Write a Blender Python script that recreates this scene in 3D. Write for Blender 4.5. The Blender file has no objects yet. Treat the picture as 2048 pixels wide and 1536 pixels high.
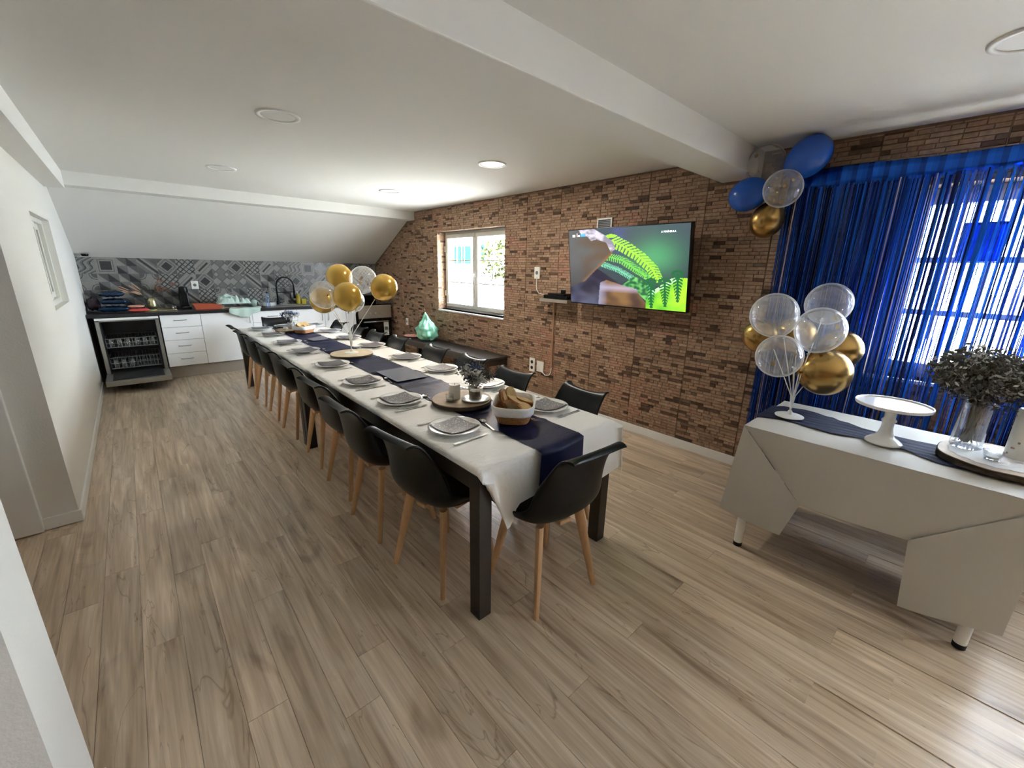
import bpy, bmesh, math, random
from mathutils import Vector, Matrix, noise
random.seed(7)
S = bpy.context.scene
COL = S.collection
PI = math.pi

# ------------------------------------------------------------------ camera
cam_d = bpy.data.cameras.new('camera'); cam = bpy.data.objects.new('camera', cam_d); COL.objects.link(cam)
R = ((0.7438725581672325, -0.6680187516427893, 0.02011379276383526),
     (-0.1642189805653979, -0.2118737572254114, -0.9634010781711057),
     (0.6478315704161063, 0.7133445580172297, -0.2673084321891186))
M = Matrix(((R[0][0], -R[1][0], -R[2][0], 0.0), (R[0][1], -R[1][1], -R[2][1], 0.0),
            (R[0][2], -R[1][2], -R[2][2], 1.55), (0, 0, 0, 1)))
cam.matrix_world = M
cam_d.sensor_width = 36; cam_d.sensor_fit = 'HORIZONTAL'; cam_d.lens = 827.99 / 2048 * 36
cam_d.clip_start = 0.05; cam_d.clip_end = 200
S.camera = cam
# ------------------------------------------------------------------ world, light, exposure
S.view_settings.view_transform = 'Standard'; S.view_settings.look = 'None'
S.view_settings.gamma = 1; S.view_settings.use_curve_mapping = False
S.view_settings.exposure = 1.68
S.cycles.use_denoising = True
S.cycles.max_bounces = 12; S.cycles.diffuse_bounces = 6; S.cycles.transparent_max_bounces = 40
S.cycles.sample_clamp_indirect = 6.0
S.cycles.caustics_reflective = False; S.cycles.caustics_refractive = False
W = bpy.data.worlds.new('sky'); S.world = W; W.use_nodes = True
bgn = W.node_tree.nodes['Background']; bgn.inputs[0].default_value = (0.77, 0.885, 1.0, 1); bgn.inputs[1].default_value = 20.0
def portal(name, loc, rot, sx, sy):
    d = bpy.data.lights.new(name, 'AREA'); d.shape = 'RECTANGLE'; d.size = sx; d.size_y = sy
    d.cycles.is_portal = True
    o = bpy.data.objects.new(name, d); o.location = loc; o.rotation_euler = rot; COL.objects.link(o); return o
# rectangular portals in the window openings and the added light door, facing into the room (-x)
portal('opening_portal', (3.80, 4.83, 1.50), (0, PI / 2, 0), 1.12, 1.55)
portal('opening_portal', (3.80, -0.36, 1.50), (0, PI / 2, 0), 1.12, 1.55)
portal('opening_portal', (3.80, -2.05, 1.05), (0, PI / 2, 0), 2.1, .6)  # in the added door, out of view
sun_d = bpy.data.lights.new('sun', 'SUN'); sun_d.energy = 300; sun_d.angle = .01; sun_d.color = (.86, .94, 1.0)
sun = bpy.data.objects.new('sun', sun_d); COL.objects.link(sun); sun.rotation_euler = (math.radians(8), math.radians(-42), 0)

# ------------------------------------------------------------------ helpers
class MB:
    def __init__(s): s.v = []; s.f = []; s.c = []; s.m = []; s.cur = 0
    def add(s, vs, fs):
        n = len(s.v); s.v += [tuple(p) for p in vs]
        for f in fs: s.f.append(tuple(i + n for i in f)); s.m.append(s.cur)
        return s
    def box(s, x0, x1, y0, y1, z0, z1):
        return s.add([(x0,y0,z0),(x1,y0,z0),(x1,y1,z0),(x0,y1,z0),(x0,y0,z1),(x1,y0,z1),(x1,y1,z1),(x0,y1,z1)],
                     [(0,3,2,1),(4,5,6,7),(0,1,5,4),(1,2,6,5),(2,3,7,6),(3,0,4,7)])
    def quad(s, a, b, c, d): return s.add([a, b, c, d], [(0, 1, 2, 3)])
    def prism(s, pts, axis, a0, a1):
        def P(p, a): return (a, p[0], p[1]) if axis == 'x' else (p[0], a, p[1]) if axis == 'y' else (p[0], p[1], a)
        n = len(pts); vs = [P(p, a0) for p in pts] + [P(p, a1) for p in pts]
        fs = [tuple(range(n))[::-1], tuple(range(n, 2 * n))] + [(i, (i + 1) % n, n + (i + 1) % n, n + i) for i in range(n)]
        return s.add(vs, fs)
    def lathe(s, prof, n=24, c=(0, 0, 0), cap0=True, cap1=True, ax=None):
        vs = []; fs = []
        for r, z in prof:
            for k in range(n):
                a = 2 * PI * k / n; vs.append(Vector((r * math.cos(a), r * math.sin(a), z)))
        for i in range(len(prof) - 1):
            for k in range(n):
                k2 = (k + 1) % n; fs.append((i * n + k, i * n + k2, (i + 1) * n + k2, (i + 1) * n + k))
        if cap0: fs.append(tuple(range(n))[::-1])
        if cap1: fs.append(tuple((len(prof) - 1) * n + k for k in range(n)))
        if ax is not None:
            q = Vector((0, 0, 1)).rotation_difference(Vector(ax)).to_matrix(); vs = [q @ v for v in vs]
        c = Vector(c); return s.add([v + c for v in vs], fs)
    def tube(s, pts, r, n=8, caps=True, close=False):
        pts = [Vector(p) for p in pts]; m = len(pts); rs = r if isinstance(r, (list, tuple)) else [r] * m
        vs = []; fs = []; up = None
        for i, p in enumerate(pts):
            if close: t = pts[(i + 1) % m] - pts[i - 1]
            else: t = pts[min(i + 1, m - 1)] - pts[max(i - 1, 0)]
            t = t.normalized()
            if up is None: up = Vector((0, 0, 1)) if abs(t.z) < .9 else Vector((1, 0, 0))
            a = t.cross(up).normalized(); b = a.cross(t).normalized(); up = b
            for k in range(n):
                w = 2 * PI * k / n; vs.append(p + (a * math.cos(w) + b * math.sin(w)) * rs[i])
        for i in range(m if close else m - 1):
            j = (i + 1) % m
            for k in range(n):
                k2 = (k + 1) % n; fs.append((i * n + k, i * n + k2, j * n + k2, j * n + k))
        if caps and not close: fs += [tuple(range(n))[::-1], tuple((m - 1) * n + k for k in range(n))]
        return s.add(vs, fs)
    def grid(s, fn, nu, nv):
        vs = [fn(i / nu, j / nv) for j in range(nv + 1) for i in range(nu + 1)]
        fs = [(j * (nu + 1) + i, j * (nu + 1) + i + 1, (j + 1) * (nu + 1) + i + 1, (j + 1) * (nu + 1) + i) for j in range(nv) for i in range(nu)]
        return s.add(vs, fs)
    def blob(s, c, rx, ry, rz, nu=12, nv=8, rot=None):
        c = Vector(c)
        def fn(u, v):
            a = 2 * PI * u; b = PI * (v - .5)
            p = Vector((rx * math.cos(b) * math.cos(a), ry * math.cos(b) * math.sin(a), rz * math.sin(b)))
            return c + (rot @ p if rot else p)
        return s.grid(fn, nu, nv)
    def mesh(s, name, mat, smooth=False, colors=None):
        me = bpy.data.meshes.new(name); me.from_pydata(s.v, [], s.f)
        mats = mat if isinstance(mat, (list, tuple)) else [mat]
        for q in mats: me.materials.append(q)
        if len(mats) > 1: me.polygons.foreach_set('material_index', s.m)
        if smooth: me.polygons.foreach_set('use_smooth', [True] * len(me.polygons))
        if colors:
            at = me.color_attributes.new('Col', 'FLOAT_COLOR', 'CORNER'); buf = []
            for p in me.polygons:
                for _ in p.loop_indices: buf += [*colors[p.index], 1.0]
            at.data.foreach_set('color', buf)
        me.update(); return me
    def build(s, name, mat, parent=None, smooth=False, loc=None, colors=None, bevel=0, subd=0, solid=0, weld=0, auto=False):
        me = s.mesh(name, mat, smooth, colors); o = link(name, me, parent, loc)
        if weld:
            bm = bmesh.new(); bm.from_mesh(me); bmesh.ops.remove_doubles(bm, verts=bm.verts, dist=weld); bmesh.ops.recalc_face_normals(bm, faces=bm.faces); bm.to_mesh(me); bm.free()
        if auto:
            bm = bmesh.new(); bm.from_mesh(me)
            for e in bm.edges: e.smooth = not (len(e.link_faces) == 2 and e.calc_face_angle(0) > math.radians(40))
            for f in bm.faces: f.smooth = True
            bm.to_mesh(me); bm.free()
        if bevel:
            m = o.modifiers.new('bevel', 'BEVEL'); m.width = bevel; m.segments = 2; m.limit_method = 'ANGLE'
        if solid:
            m = o.modifiers.new('solid', 'SOLIDIFY'); m.thickness = solid; m.offset = 0
        if subd:
            m = o.modifiers.new('sub', 'SUBSURF'); m.levels = subd; m.render_levels = subd
        return o
def link(name, data, parent=None, loc=None):
    o = bpy.data.objects.new(name, data); COL.objects.link(o)
    if parent: o.parent = parent
    if loc is not None: o.location = loc
    return o
def tag(o, label=None, cat=None, group=None, kind=None):
    if label: o['label'] = label
    if cat: o['category'] = cat
    if group: o['group'] = group
    if kind: o['kind'] = kind
    return o
def thing(name, label, cat, loc=(0, 0, 0), rz=0, group=None):
    o = bpy.data.objects.new(name, None); COL.objects.link(o); o.location = loc; o.rotation_euler = (0, 0, rz)
    o.empty_display_size = .05
    return tag(o, label, cat, group)
def struct(name, o=None, loc=(0, 0, 0)):
    if o is None:
        o = bpy.data.objects.new(name, None); COL.objects.link(o); o.location = loc
    o['kind'] = 'structure'; return o
def dup(root, loc=None, rz=None, label=None, group=None):
    def cp(o, parent):
        c = o.copy(); COL.objects.link(c); c.parent = parent
        for ch in o.children: cp(ch, c)
        return c
    r = cp(root, root.parent)
    if loc is not None: r.location = loc
    if rz is not None: r.rotation_euler = (0, 0, rz)
    if label: r['label'] = label
    if group: r['group'] = group
    return r
def srgb(r, g, b):
    f = lambda c: (c / 255 / 12.92) if c / 255 <= .04045 else ((c / 255 + .055) / 1.055) ** 2.4
    return (f(r), f(g), f(b))

# ------------------------------------------------------------------ materials
def nodes(name):
    m = bpy.data.materials.new(name); m.use_nodes = True; nt = m.node_tree
    return m, nt, nt.nodes['Principled BSDF']
def setin(b, **k):
    for a, v in k.items():
        b.inputs[a.replace('_', ' ')].default_value = (*v, 1) if isinstance(v, tuple) and len(v) == 3 else v
def mat(name, col, rough=.5, metal=0, spec=.5, bump=0, bscale=40, vary=0, vscale=6, alpha=1, coat=0, trans=0, emit=None, es=0, stretch=(1, 1, 1)):
    m, nt, b = nodes(name); N = nt.nodes; L = nt.links
    setin(b, Base_Color=col, Roughness=rough, Metallic=metal, Specular_IOR_Level=spec, Coat_Weight=coat)
    if emit: setin(b, Emission_Color=emit, Emission_Strength=es)
    tc = N.new('ShaderNodeTexCoord'); mp = N.new('ShaderNodeMapping'); mp.inputs['Scale'].default_value = stretch
    L.new(tc.outputs['Object'], mp.inputs[0])
    if vary:
        n = N.new('ShaderNodeTexNoise'); n.inputs['Scale'].default_value = vscale; n.inputs['Detail'].default_value = 4
        L.new(mp.outputs[0], n.inputs['Vector'])
        r = N.new('ShaderNodeMapRange'); r.inputs[1].default_value = .25; r.inputs[2].default_value = .75; r.inputs[3].default_value = 1 - vary; r.inputs[4].default_value = 1 + vary
        L.new(n.outputs[0], r.inputs[0])
        x = N.new('ShaderNodeMix'); x.data_type = 'RGBA'; x.blend_type = 'MULTIPLY'; x.inputs[0].default_value = 1; x.inputs[6].default_value = (*col, 1)
        L.new(r.outputs[0], x.inputs[7]); L.new(x.outputs[2], b.inputs['Base Color'])
    if bump:
        n = N.new('ShaderNodeTexNoise'); n.inputs['Scale'].default_value = bscale; n.inputs['Detail'].default_value = 3
        L.new(mp.outputs[0], n.inputs['Vector'])
        bp = N.new('ShaderNodeBump'); bp.inputs['Strength'].default_value = bump; bp.inputs['Distance'].default_value = .01
        L.new(n.outputs[0], bp.inputs['Height']); L.new(bp.outputs[0], b.inputs['Normal'])
    return m
def glassy(name, tint=(1, 1, 1), rim=.35, base=.04, rough=.03, milky=0.0, milk=(1, 1, 1)):
    """thin clear film: transparent with a Fresnel-like gloss and an optional milky scatter"""
    m = bpy.data.materials.new(name); m.use_nodes = True; nt = m.node_tree; N = nt.nodes; L = nt.links; N.clear()
    out = N.new('ShaderNodeOutputMaterial'); t = N.new('ShaderNodeBsdfTransparent'); t.inputs[0].default_value = (*tint, 1)
    g = N.new('ShaderNodeBsdfGlossy'); g.inputs['Roughness'].default_value = rough
    lw = N.new('ShaderNodeLayerWeight'); lw.inputs[0].default_value = .35
    mr = N.new('ShaderNodeMapRange'); mr.inputs[3].default_value = base; mr.inputs[4].default_value = rim
    L.new(lw.outputs['Facing'], mr.inputs[0])
    x = N.new('ShaderNodeMixShader'); L.new(mr.outputs[0], x.inputs[0]); L.new(t.outputs[0], x.inputs[1]); L.new(g.outputs[0], x.inputs[2])
    last = x
    if milky:
        d = N.new('ShaderNodeBsdfDiffuse'); d.inputs[0].default_value = (*milk, 1)
        tr = N.new('ShaderNodeBsdfTranslucent'); tr.inputs[0].default_value = (*milk, 1)
        a = N.new('ShaderNodeMixShader'); a.inputs[0].default_value = .5; L.new(d.outputs[0], a.inputs[1]); L.new(tr.outputs[0], a.inputs[2])
        pw = N.new('ShaderNodeMath'); pw.operation = 'POWER'; pw.inputs[1].default_value = 2.5; L.new(lw.outputs['Facing'], pw.inputs[0])
        mm = N.new('ShaderNodeMapRange'); mm.inputs[3].default_value = milky; mm.inputs[4].default_value = min(1, milky + .6)
        L.new(pw.outputs[0], mm.inputs[0])
        y = N.new('ShaderNodeMixShader'); L.new(mm.outputs[0], y.inputs[0]); L.new(x.outputs[0], y.inputs[1]); L.new(a.outputs[0], y.inputs[2]); last = y
    L.new(last.outputs[0], out.inputs[0]); return m
def attr_mat(name, rough=.7, emit=0, bump=0, bscale=60, spec=.3, noise_amt=0):
    m, nt, b = nodes(name); N = nt.nodes; L = nt.links
    a = N.new('ShaderNodeAttribute'); a.attribute_name = 'Col'
    setin(b, Roughness=rough, Specular_IOR_Level=spec)
    src = a.outputs[0]
    tc = N.new('ShaderNodeTexCoord')
    if noise_amt:
        n = N.new('ShaderNodeTexNoise'); n.inputs['Scale'].default_value = bscale; n.inputs['Detail'].default_value = 5; L.new(tc.outputs['Object'], n.inputs['Vector'])
        r = N.new('ShaderNodeMapRange'); r.inputs[1].default_value = .3; r.inputs[2].default_value = .7; r.inputs[3].default_value = 1 - noise_amt; r.inputs[4].default_value = 1 + noise_amt; L.new(n.outputs[0], r.inputs[0])
        x = N.new('ShaderNodeMix'); x.data_type = 'RGBA'; x.blend_type = 'MULTIPLY'; x.inputs[0].default_value = 1
        L.new(a.outputs[0], x.inputs[6]); L.new(r.outputs[0], x.inputs[7]); src = x.outputs[2]
    if emit:
        setin(b, Base_Color=(0.005, .005, .005)); L.new(src, b.inputs['Emission Color']); setin(b, Emission_Strength=emit)
    else: L.new(src, b.inputs['Base Color'])
    if bump:
        n2 = N.new('ShaderNodeTexNoise'); n2.inputs['Scale'].default_value = bscale * 1.5; L.new(tc.outputs['Object'], n2.inputs['Vector'])
        bp = N.new('ShaderNodeBump'); bp.inputs['Strength'].default_value = bump; bp.inputs['Distance'].default_value = .004
        L.new(n2.outputs[0], bp.inputs['Height']); L.new(bp.outputs[0], b.inputs['Normal'])
    return m
def floor_mat():
    m, nt, b = nodes('oak_laminate'); N = nt.nodes; L = nt.links
    ge = N.new('ShaderNodeNewGeometry'); oi = N.new('ShaderNodeObjectInfo')
    off = N.new('ShaderNodeVectorMath'); off.operation = 'SCALE'; off.inputs[3].default_value = 37.0
    cx = N.new('ShaderNodeCombineXYZ')
    for i in range(3): L.new(oi.outputs['Random'], cx.inputs[i])
    L.new(cx.outputs[0], off.inputs[0])
    add = N.new('ShaderNodeVectorMath'); L.new(ge.outputs['Position'], add.inputs[0]); L.new(off.outputs[0], add.inputs[1])
    def nz(scale, sx, sy, det, dist=0):
        mp = N.new('ShaderNodeMapping'); mp.inputs['Scale'].default_value = (sx, sy, 1); L.new(add.outputs[0], mp.inputs[0])
        n = N.new('ShaderNodeTexNoise'); n.inputs['Scale'].default_value = scale; n.inputs['Detail'].default_value = det; n.inputs['Distortion'].default_value = dist
        L.new(mp.outputs[0], n.inputs['Vector']); return n
    def ramp(src, stops):
        r = N.new('ShaderNodeValToRGB'); e = r.color_ramp.elements
        while len(e) < len(stops): e.new(.5)
        for k, (p, c) in enumerate(stops): e[k].position = p; e[k].color = (*c, 1)
        L.new(src, r.inputs[0]); return r
    def mul(a, bb, f=1.0):
        x = N.new('ShaderNodeMix'); x.data_type = 'RGBA'; x.blend_type = 'MULTIPLY'; x.inputs[0].default_value = f
        L.new(a, x.inputs[6]); L.new(bb, x.inputs[7]); return x.outputs[2]
    n1 = nz(9, 2.4, .16, 4, .9); n2 = nz(40, 2.2, .07, 4, .3); n3 = nz(2.6, 2.4, .22, 4, 1.2)
    broad = ramp(n1.outputs[0], [(.28, srgb(168, 146, 122)), (.45, srgb(200, 179, 154)), (.56, srgb(211, 191, 167)), (.72, srgb(232, 214, 191))])
    grain = ramp(n2.outputs[0], [(.35, (.84, .82, .80)), (.6, (1.0, 1.0, 1.0))])
    crack = ramp(n3.outputs[0], [(.0, (1, 1, 1)), (.495, (1, 1, 1)), (.50, (.40, .34, .28)), (.504, (1, 1, 1))])
    n4 = nz(4.2, 1.3, .5, 3, .8); kn = ramp(n4.outputs[0], [(.24, (.50, .45, .41)), (.38, (1, 1, 1))])
    tone = N.new('ShaderNodeMapRange'); tone.inputs[3].default_value = .87; tone.inputs[4].default_value = 1.08; L.new(oi.outputs['Random'], tone.inputs[0])
    c = mul(broad.outputs[0], grain.outputs[0]); c = mul(c, crack.outputs[0], .6); c = mul(c, kn.outputs[0], .7); c = mul(c, tone.outputs[0])
    L.new(c, b.inputs['Base Color'])
    setin(b, Roughness=.31, Specular_IOR_Level=.45)
    bp = N.new('ShaderNodeBump'); bp.inputs['Strength'].default_value = .12; bp.inputs['Distance'].default_value = .002
    L.new(n2.outputs[0], bp.inputs['Height']); L.new(bp.outputs[0], b.inputs['Normal'])
    return m
M_wall = mat('white_plaster', srgb(226, 224, 218), .75, bump=.15, bscale=120, spec=.2)
M_ceil = mat('ceiling_paint', srgb(228, 227, 223), .8, spec=.15, bump=.05, bscale=160)
M_trim = mat('white_trim', srgb(235, 235, 232), .4, spec=.4)
M_floor = floor_mat()
M_brick = attr_mat('brick_panel', .75, bump=.5, bscale=45, noise_amt=.22)
M_seam = mat('brick_joint', srgb(112, 90, 72), .9, vary=.2, vscale=20)
M_tile = attr_mat('patterned_tile', .3, spec=.5, noise_amt=.10, bscale=30)
M_grout = mat('tile_grout', srgb(120, 118, 112), .9, vary=.1)
M_black = mat('black_plastic', srgb(7, 7, 8), .34, spec=.26, bump=.03, bscale=300)
M_cush = mat('black_leatherette', srgb(7, 7, 8), .5, spec=.35, bump=.08, bscale=200)
M_beech = mat('beech_wood', srgb(196, 155, 112), .5, vary=.12, vscale=9, stretch=(6, 6, 1))
M_wenge = mat('dark_wenge', srgb(42, 33, 26), .45, vary=.25, vscale=12, stretch=(8, 1, 8))
M_cloth = mat('white_paper_cloth', srgb(243, 242, 239), .55, bump=.8, bscale=11, spec=.35, stretch=(1, 3.4, 1))
M_cloth2 = mat('cream_paper_cloth', srgb(196, 193, 186), .65, bump=.2, bscale=14, spec=.2)
M_navy = mat('navy_paper', srgb(13, 17, 50), .5, bump=.35, bscale=14, spec=.18, vary=.12)
M_gauze = mat('navy_gauze', srgb(15, 22, 56), .8, bump=.5, bscale=60, stretch=(6, 1, 1), vary=.3, vscale=30)
M_sheen = mat('runner_sheen_grey', srgb(92, 96, 108), .45, vary=.05)  # grey tone of the glare on the runner folds
M_plate = mat('white_porcelain', srgb(238, 238, 236), .18, spec=.6, bump=.01)
M_steel = mat('cutlery_steel', srgb(200, 200, 198), .2, metal=1, vary=.03)
M_alu = mat('brushed_aluminium', srgb(170, 170, 166), .38, metal=.9, vary=.05, stretch=(1, 1, 12))
M_woodpale = mat('pale_wood_slab', srgb(196, 182, 154), .6, vary=.12, vscale=14)
M_wood = mat('wood_slab', srgb(160, 138, 110), .6, vary=.2, vscale=14)
M_bark = mat('dark_bark', srgb(58, 46, 36), .85, bump=.5, bscale=40, vary=.3, vscale=25)
M_whitecab = mat('white_cabinet', srgb(242, 243, 243), .3, spec=.5, vary=.01)
M_counter = mat('black_worktop', srgb(34, 34, 37), .3, bump=.05, bscale=150, vary=.15, vscale=60)
M_plinth = mat('grey_plinth', srgb(150, 140, 128), .4, vary=.05)
M_dark = mat('dark_steel', srgb(60, 60, 62), .35, metal=.6, vary=.08)
M_blackgl = mat('black_glass', srgb(10, 10, 11), .08, spec=.6, vary=.02)
M_wire = mat('grey_wire', srgb(130, 132, 134), .35, metal=.3, vary=.03)
M_gold = mat('gold_chrome', srgb(176, 142, 84), .27, metal=.92, vary=.02)
M_goldlatex = mat('gold_latex', srgb(188, 150, 62), .2, metal=.45, spec=.6, vary=.04)
M_blue = mat('blue_latex', srgb(22, 82, 178), .22, spec=.55, vary=.02)
M_clear = glassy('clear_balloon', milky=.15, rim=.4, base=.05)
M_glass = glassy('clear_glass', rim=.65, base=.10, tint=(.97, .98, .98))
M_pane = glassy('window_pane', rim=.4, base=.03)
M_conf = mat('gold_confetti', srgb(205, 170, 90), .25, metal=.9, vary=.02)
M_string = mat('white_plastic_stick', srgb(235, 235, 230), .4, vary=.02)
M_pvc = mat('window_pvc', srgb(214, 213, 204), .35, spec=.4, vary=.02)
M_socket = mat('socket_white', srgb(232, 231, 224), .35, vary=.02)
M_hole = mat('dark_hole', srgb(25, 25, 25), .8, vary=.02)
M_conduit = mat('brown_conduit', srgb(150, 112, 82), .5, vary=.08)
M_bench = mat('dark_bench', srgb(52, 50, 49), .3, spec=.5, vary=.15, vscale=8)
M_bread = mat('toast', srgb(178, 148, 98), .85, bump=.4, bscale=90, vary=.2, vscale=30)
M_crust = mat('crust', srgb(146, 92, 46), .8, bump=.3, bscale=60, vary=.2, vscale=20)
M_wicker = mat('wicker', srgb(170, 118, 72), .6, bump=.4, bscale=80, vary=.25, vscale=60)
M_liner = mat('white_liner', srgb(232, 232, 232), .8, bump=.3, bscale=50)
M_wax = mat('candle_wax', srgb(236, 232, 222), .45, vary=.03)
M_leafd = mat('dried_grey_green', srgb(92, 90, 84), .8, vary=.3, vscale=40)
M_leafb = mat('dried_blue', srgb(62, 84, 122), .8, vary=.35, vscale=40)
M_leafw = mat('dried_white', srgb(190, 188, 182), .8, vary=.1, vscale=40)
M_leafr = mat('dried_rust', srgb(132, 88, 70), .8, vary=.3, vscale=30)
M_leafp = mat('pampas_cream', srgb(168, 138, 116), .8, vary=.2, vscale=30)
M_stem = mat('dry_stem', srgb(82, 78, 62), .8, vary=.2)
M_green = mat('mint_towel', srgb(186, 208, 198), .85, bump=.3, bscale=60, vary=.06)
M_bag = mat('green_bag_film', srgb(132, 196, 168), .24, spec=.6, vary=.18, vscale=12, bump=.9, bscale=22)
M_terra = mat('terracotta', srgb(176, 84, 56), .55, vary=.08)
M_champ = mat('champagne_metal', srgb(200, 190, 150), .25, metal=.85, vary=.03)
M_bluepk = mat('blue_foil_pack', srgb(15, 40, 66), .2, metal=.3, vary=.4, vscale=16, bump=.6, bscale=26)
M_maroon = mat('maroon_bag', srgb(52, 36, 46), .4, vary=.2, vscale=12)
M_redpk = mat('red_pack', srgb(190, 70, 62), .35, vary=.25, vscale=18)
M_pinkpk = mat('pink_pack', srgb(206, 150, 132), .4, vary=.15, vscale=18)
M_soap = mat('dish_soap', srgb(176, 158, 40), .2, spec=.6, vary=.1)
M_bottle = glassy('blue_bottle', tint=(.75, .85, .98), rim=.5, base=.08, milky=.12, milk=(.5, .65, .9))
M_screenfr = mat('tv_bezel', srgb(12, 12, 13), .3, vary=.02)
M_screen = attr_mat('tv_picture', .15, emit=.62, spec=.5)
M_text = mat('screen_text', (.02, .02, .02), .5, emit=(1, 1, 1), es=.85, vary=.01)
M_textb = mat('screen_blue', (.02, .02, .02), .5, emit=srgb(60, 140, 200), es=.8, vary=.01)
M_texg = mat('screen_grey', (.02, .02, .02), .5, emit=srgb(190, 190, 185), es=.7, vary=.01)
M_led = mat('led_diffuser', srgb(240, 240, 238), .5, vary=.01, emit=(1, .97, .9), es=1.6)
M_ledoff = mat('led_diffuser_off', srgb(224, 223, 219), .5, vary=.01)
M_out = mat('outside_render', srgb(240, 238, 232), .9, vary=.05)
M_teal = mat('teal_shutter', (.0019, .0062, .0055), .7, spec=0, vary=.05)
M_leafg = mat('garden_leaf', (.0075, .009, .0025), .8, spec=0, vary=.3, vscale=5)
M_ground = mat('garden_paving', srgb(200, 196, 188), .9, vary=.1)

# ------------------------------------------------------------------ room shell
XW, XL, YK, ZC = 3.52, -0.46, 7.80, 2.39
WIN = [(4.06, 5.60), (-1.13, 0.42)]; WZ = (0.936, 2.06)
fl = struct('floor', MB().box(-1.6, XW, -5.4, YK, -.06, -.004).build('floor', M_floor))
# planks: one object each, sharing one unit mesh per length class
unit = MB().box(0, 1, 0, 1, -.004, 0)
PW = 0.131
pl_mesh = {}
def plank(x, y, w, l):
    key = (round(w, 3), round(l, 3))
    if key not in pl_mesh:
        g = .0003
        mb = MB(); b = .0005
        x0, x1, y0, y1 = g, w - g, g, l - g
        vs = [(x0, y0, -.004), (x1, y0, -.004), (x1, y1, -.004), (x0, y1, -.004), (x0 + b, y0 + b, 0), (x1 - b, y0 + b, 0), (x1 - b, y1 - b, 0), (x0 + b, y1 - b, 0)]
        mb.add(vs, [(4, 5, 6, 7), (0, 1, 5, 4), (1, 2, 6, 5), (2, 3, 7, 6), (3, 0, 4, 7)])
        pl_mesh[key] = mb.mesh('plank', M_floor)
    return link('plank', pl_mesh[key], fl, (x, y, 0))
rnd = random.Random(3)
nrow = int((XW + .73) / PW) + 1
offs = [0, .52, .21, .85, .37, .68, .05, .95]
for i in range(nrow):
    x = -.73 + i * PW; w = min(PW, XW - .012 - x)
    if w < .02: continue
    y = .12 - offs[(i * 5 + i // 3) % 8] * 1.0
    yend = 7.24 if x > -.5 else 3.37
    while y < yend:
        y1 = min(y + 1.28, yend)
        ys = y
        if y1 - ys > .04 and y1 > .25: plank(x, ys, w, y1 - ys)
        y += 1.28
struct('ceiling', MB().box(-1.6, XW + .3, -5.4, 6.6, ZC, ZC + .1).build('ceiling', M_ceil))
struct('ceiling_slope', MB().prism([(6.50, 2.262), (7.80, 1.592), (7.95, 1.60), (7.95, 2.5), (6.50, 2.5)], 'x', -.62, XW).build('ceiling_slope', M_ceil))
struct('trim_1', MB().box(-.45, XW, 6.25, 6.52, 2.264, ZC + .02).build('trim_1', M_ceil))
struct('trim_2', MB().box(-.62, -.318, 1.525, 6.25, 2.226, ZC + .02).build('trim_2', M_ceil))
struct('beam', MB().box(-1.6, XW, 1.245, 1.522, 2.22, ZC + .02).build('beam', M_ceil, bevel=.006))
# right wall with two window openings and the opening of the added light door
wr = MB(); T = .30
LIGHT_DOOR = (-2.35, -1.75)
ys = sorted([-5.4, YK + .15, *LIGHT_DOOR] + [v for w in WIN for v in w])
for a, b in zip(ys[:-1], ys[1:]):
    if (a, b) in WIN:
        wr.box(XW, XW + T, a, b, -.05, WZ[0]); wr.box(XW, XW + T, a, b, WZ[1], ZC + .1)
    elif (a, b) == LIGHT_DOOR: wr.box(XW, XW + T, a, b, 2.1, ZC + .1)
    else: wr.box(XW, XW + T, a, b, -.05, ZC + .1)
wall_r = struct('wall_right', wr.build('wall_right', M_seam))
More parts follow.
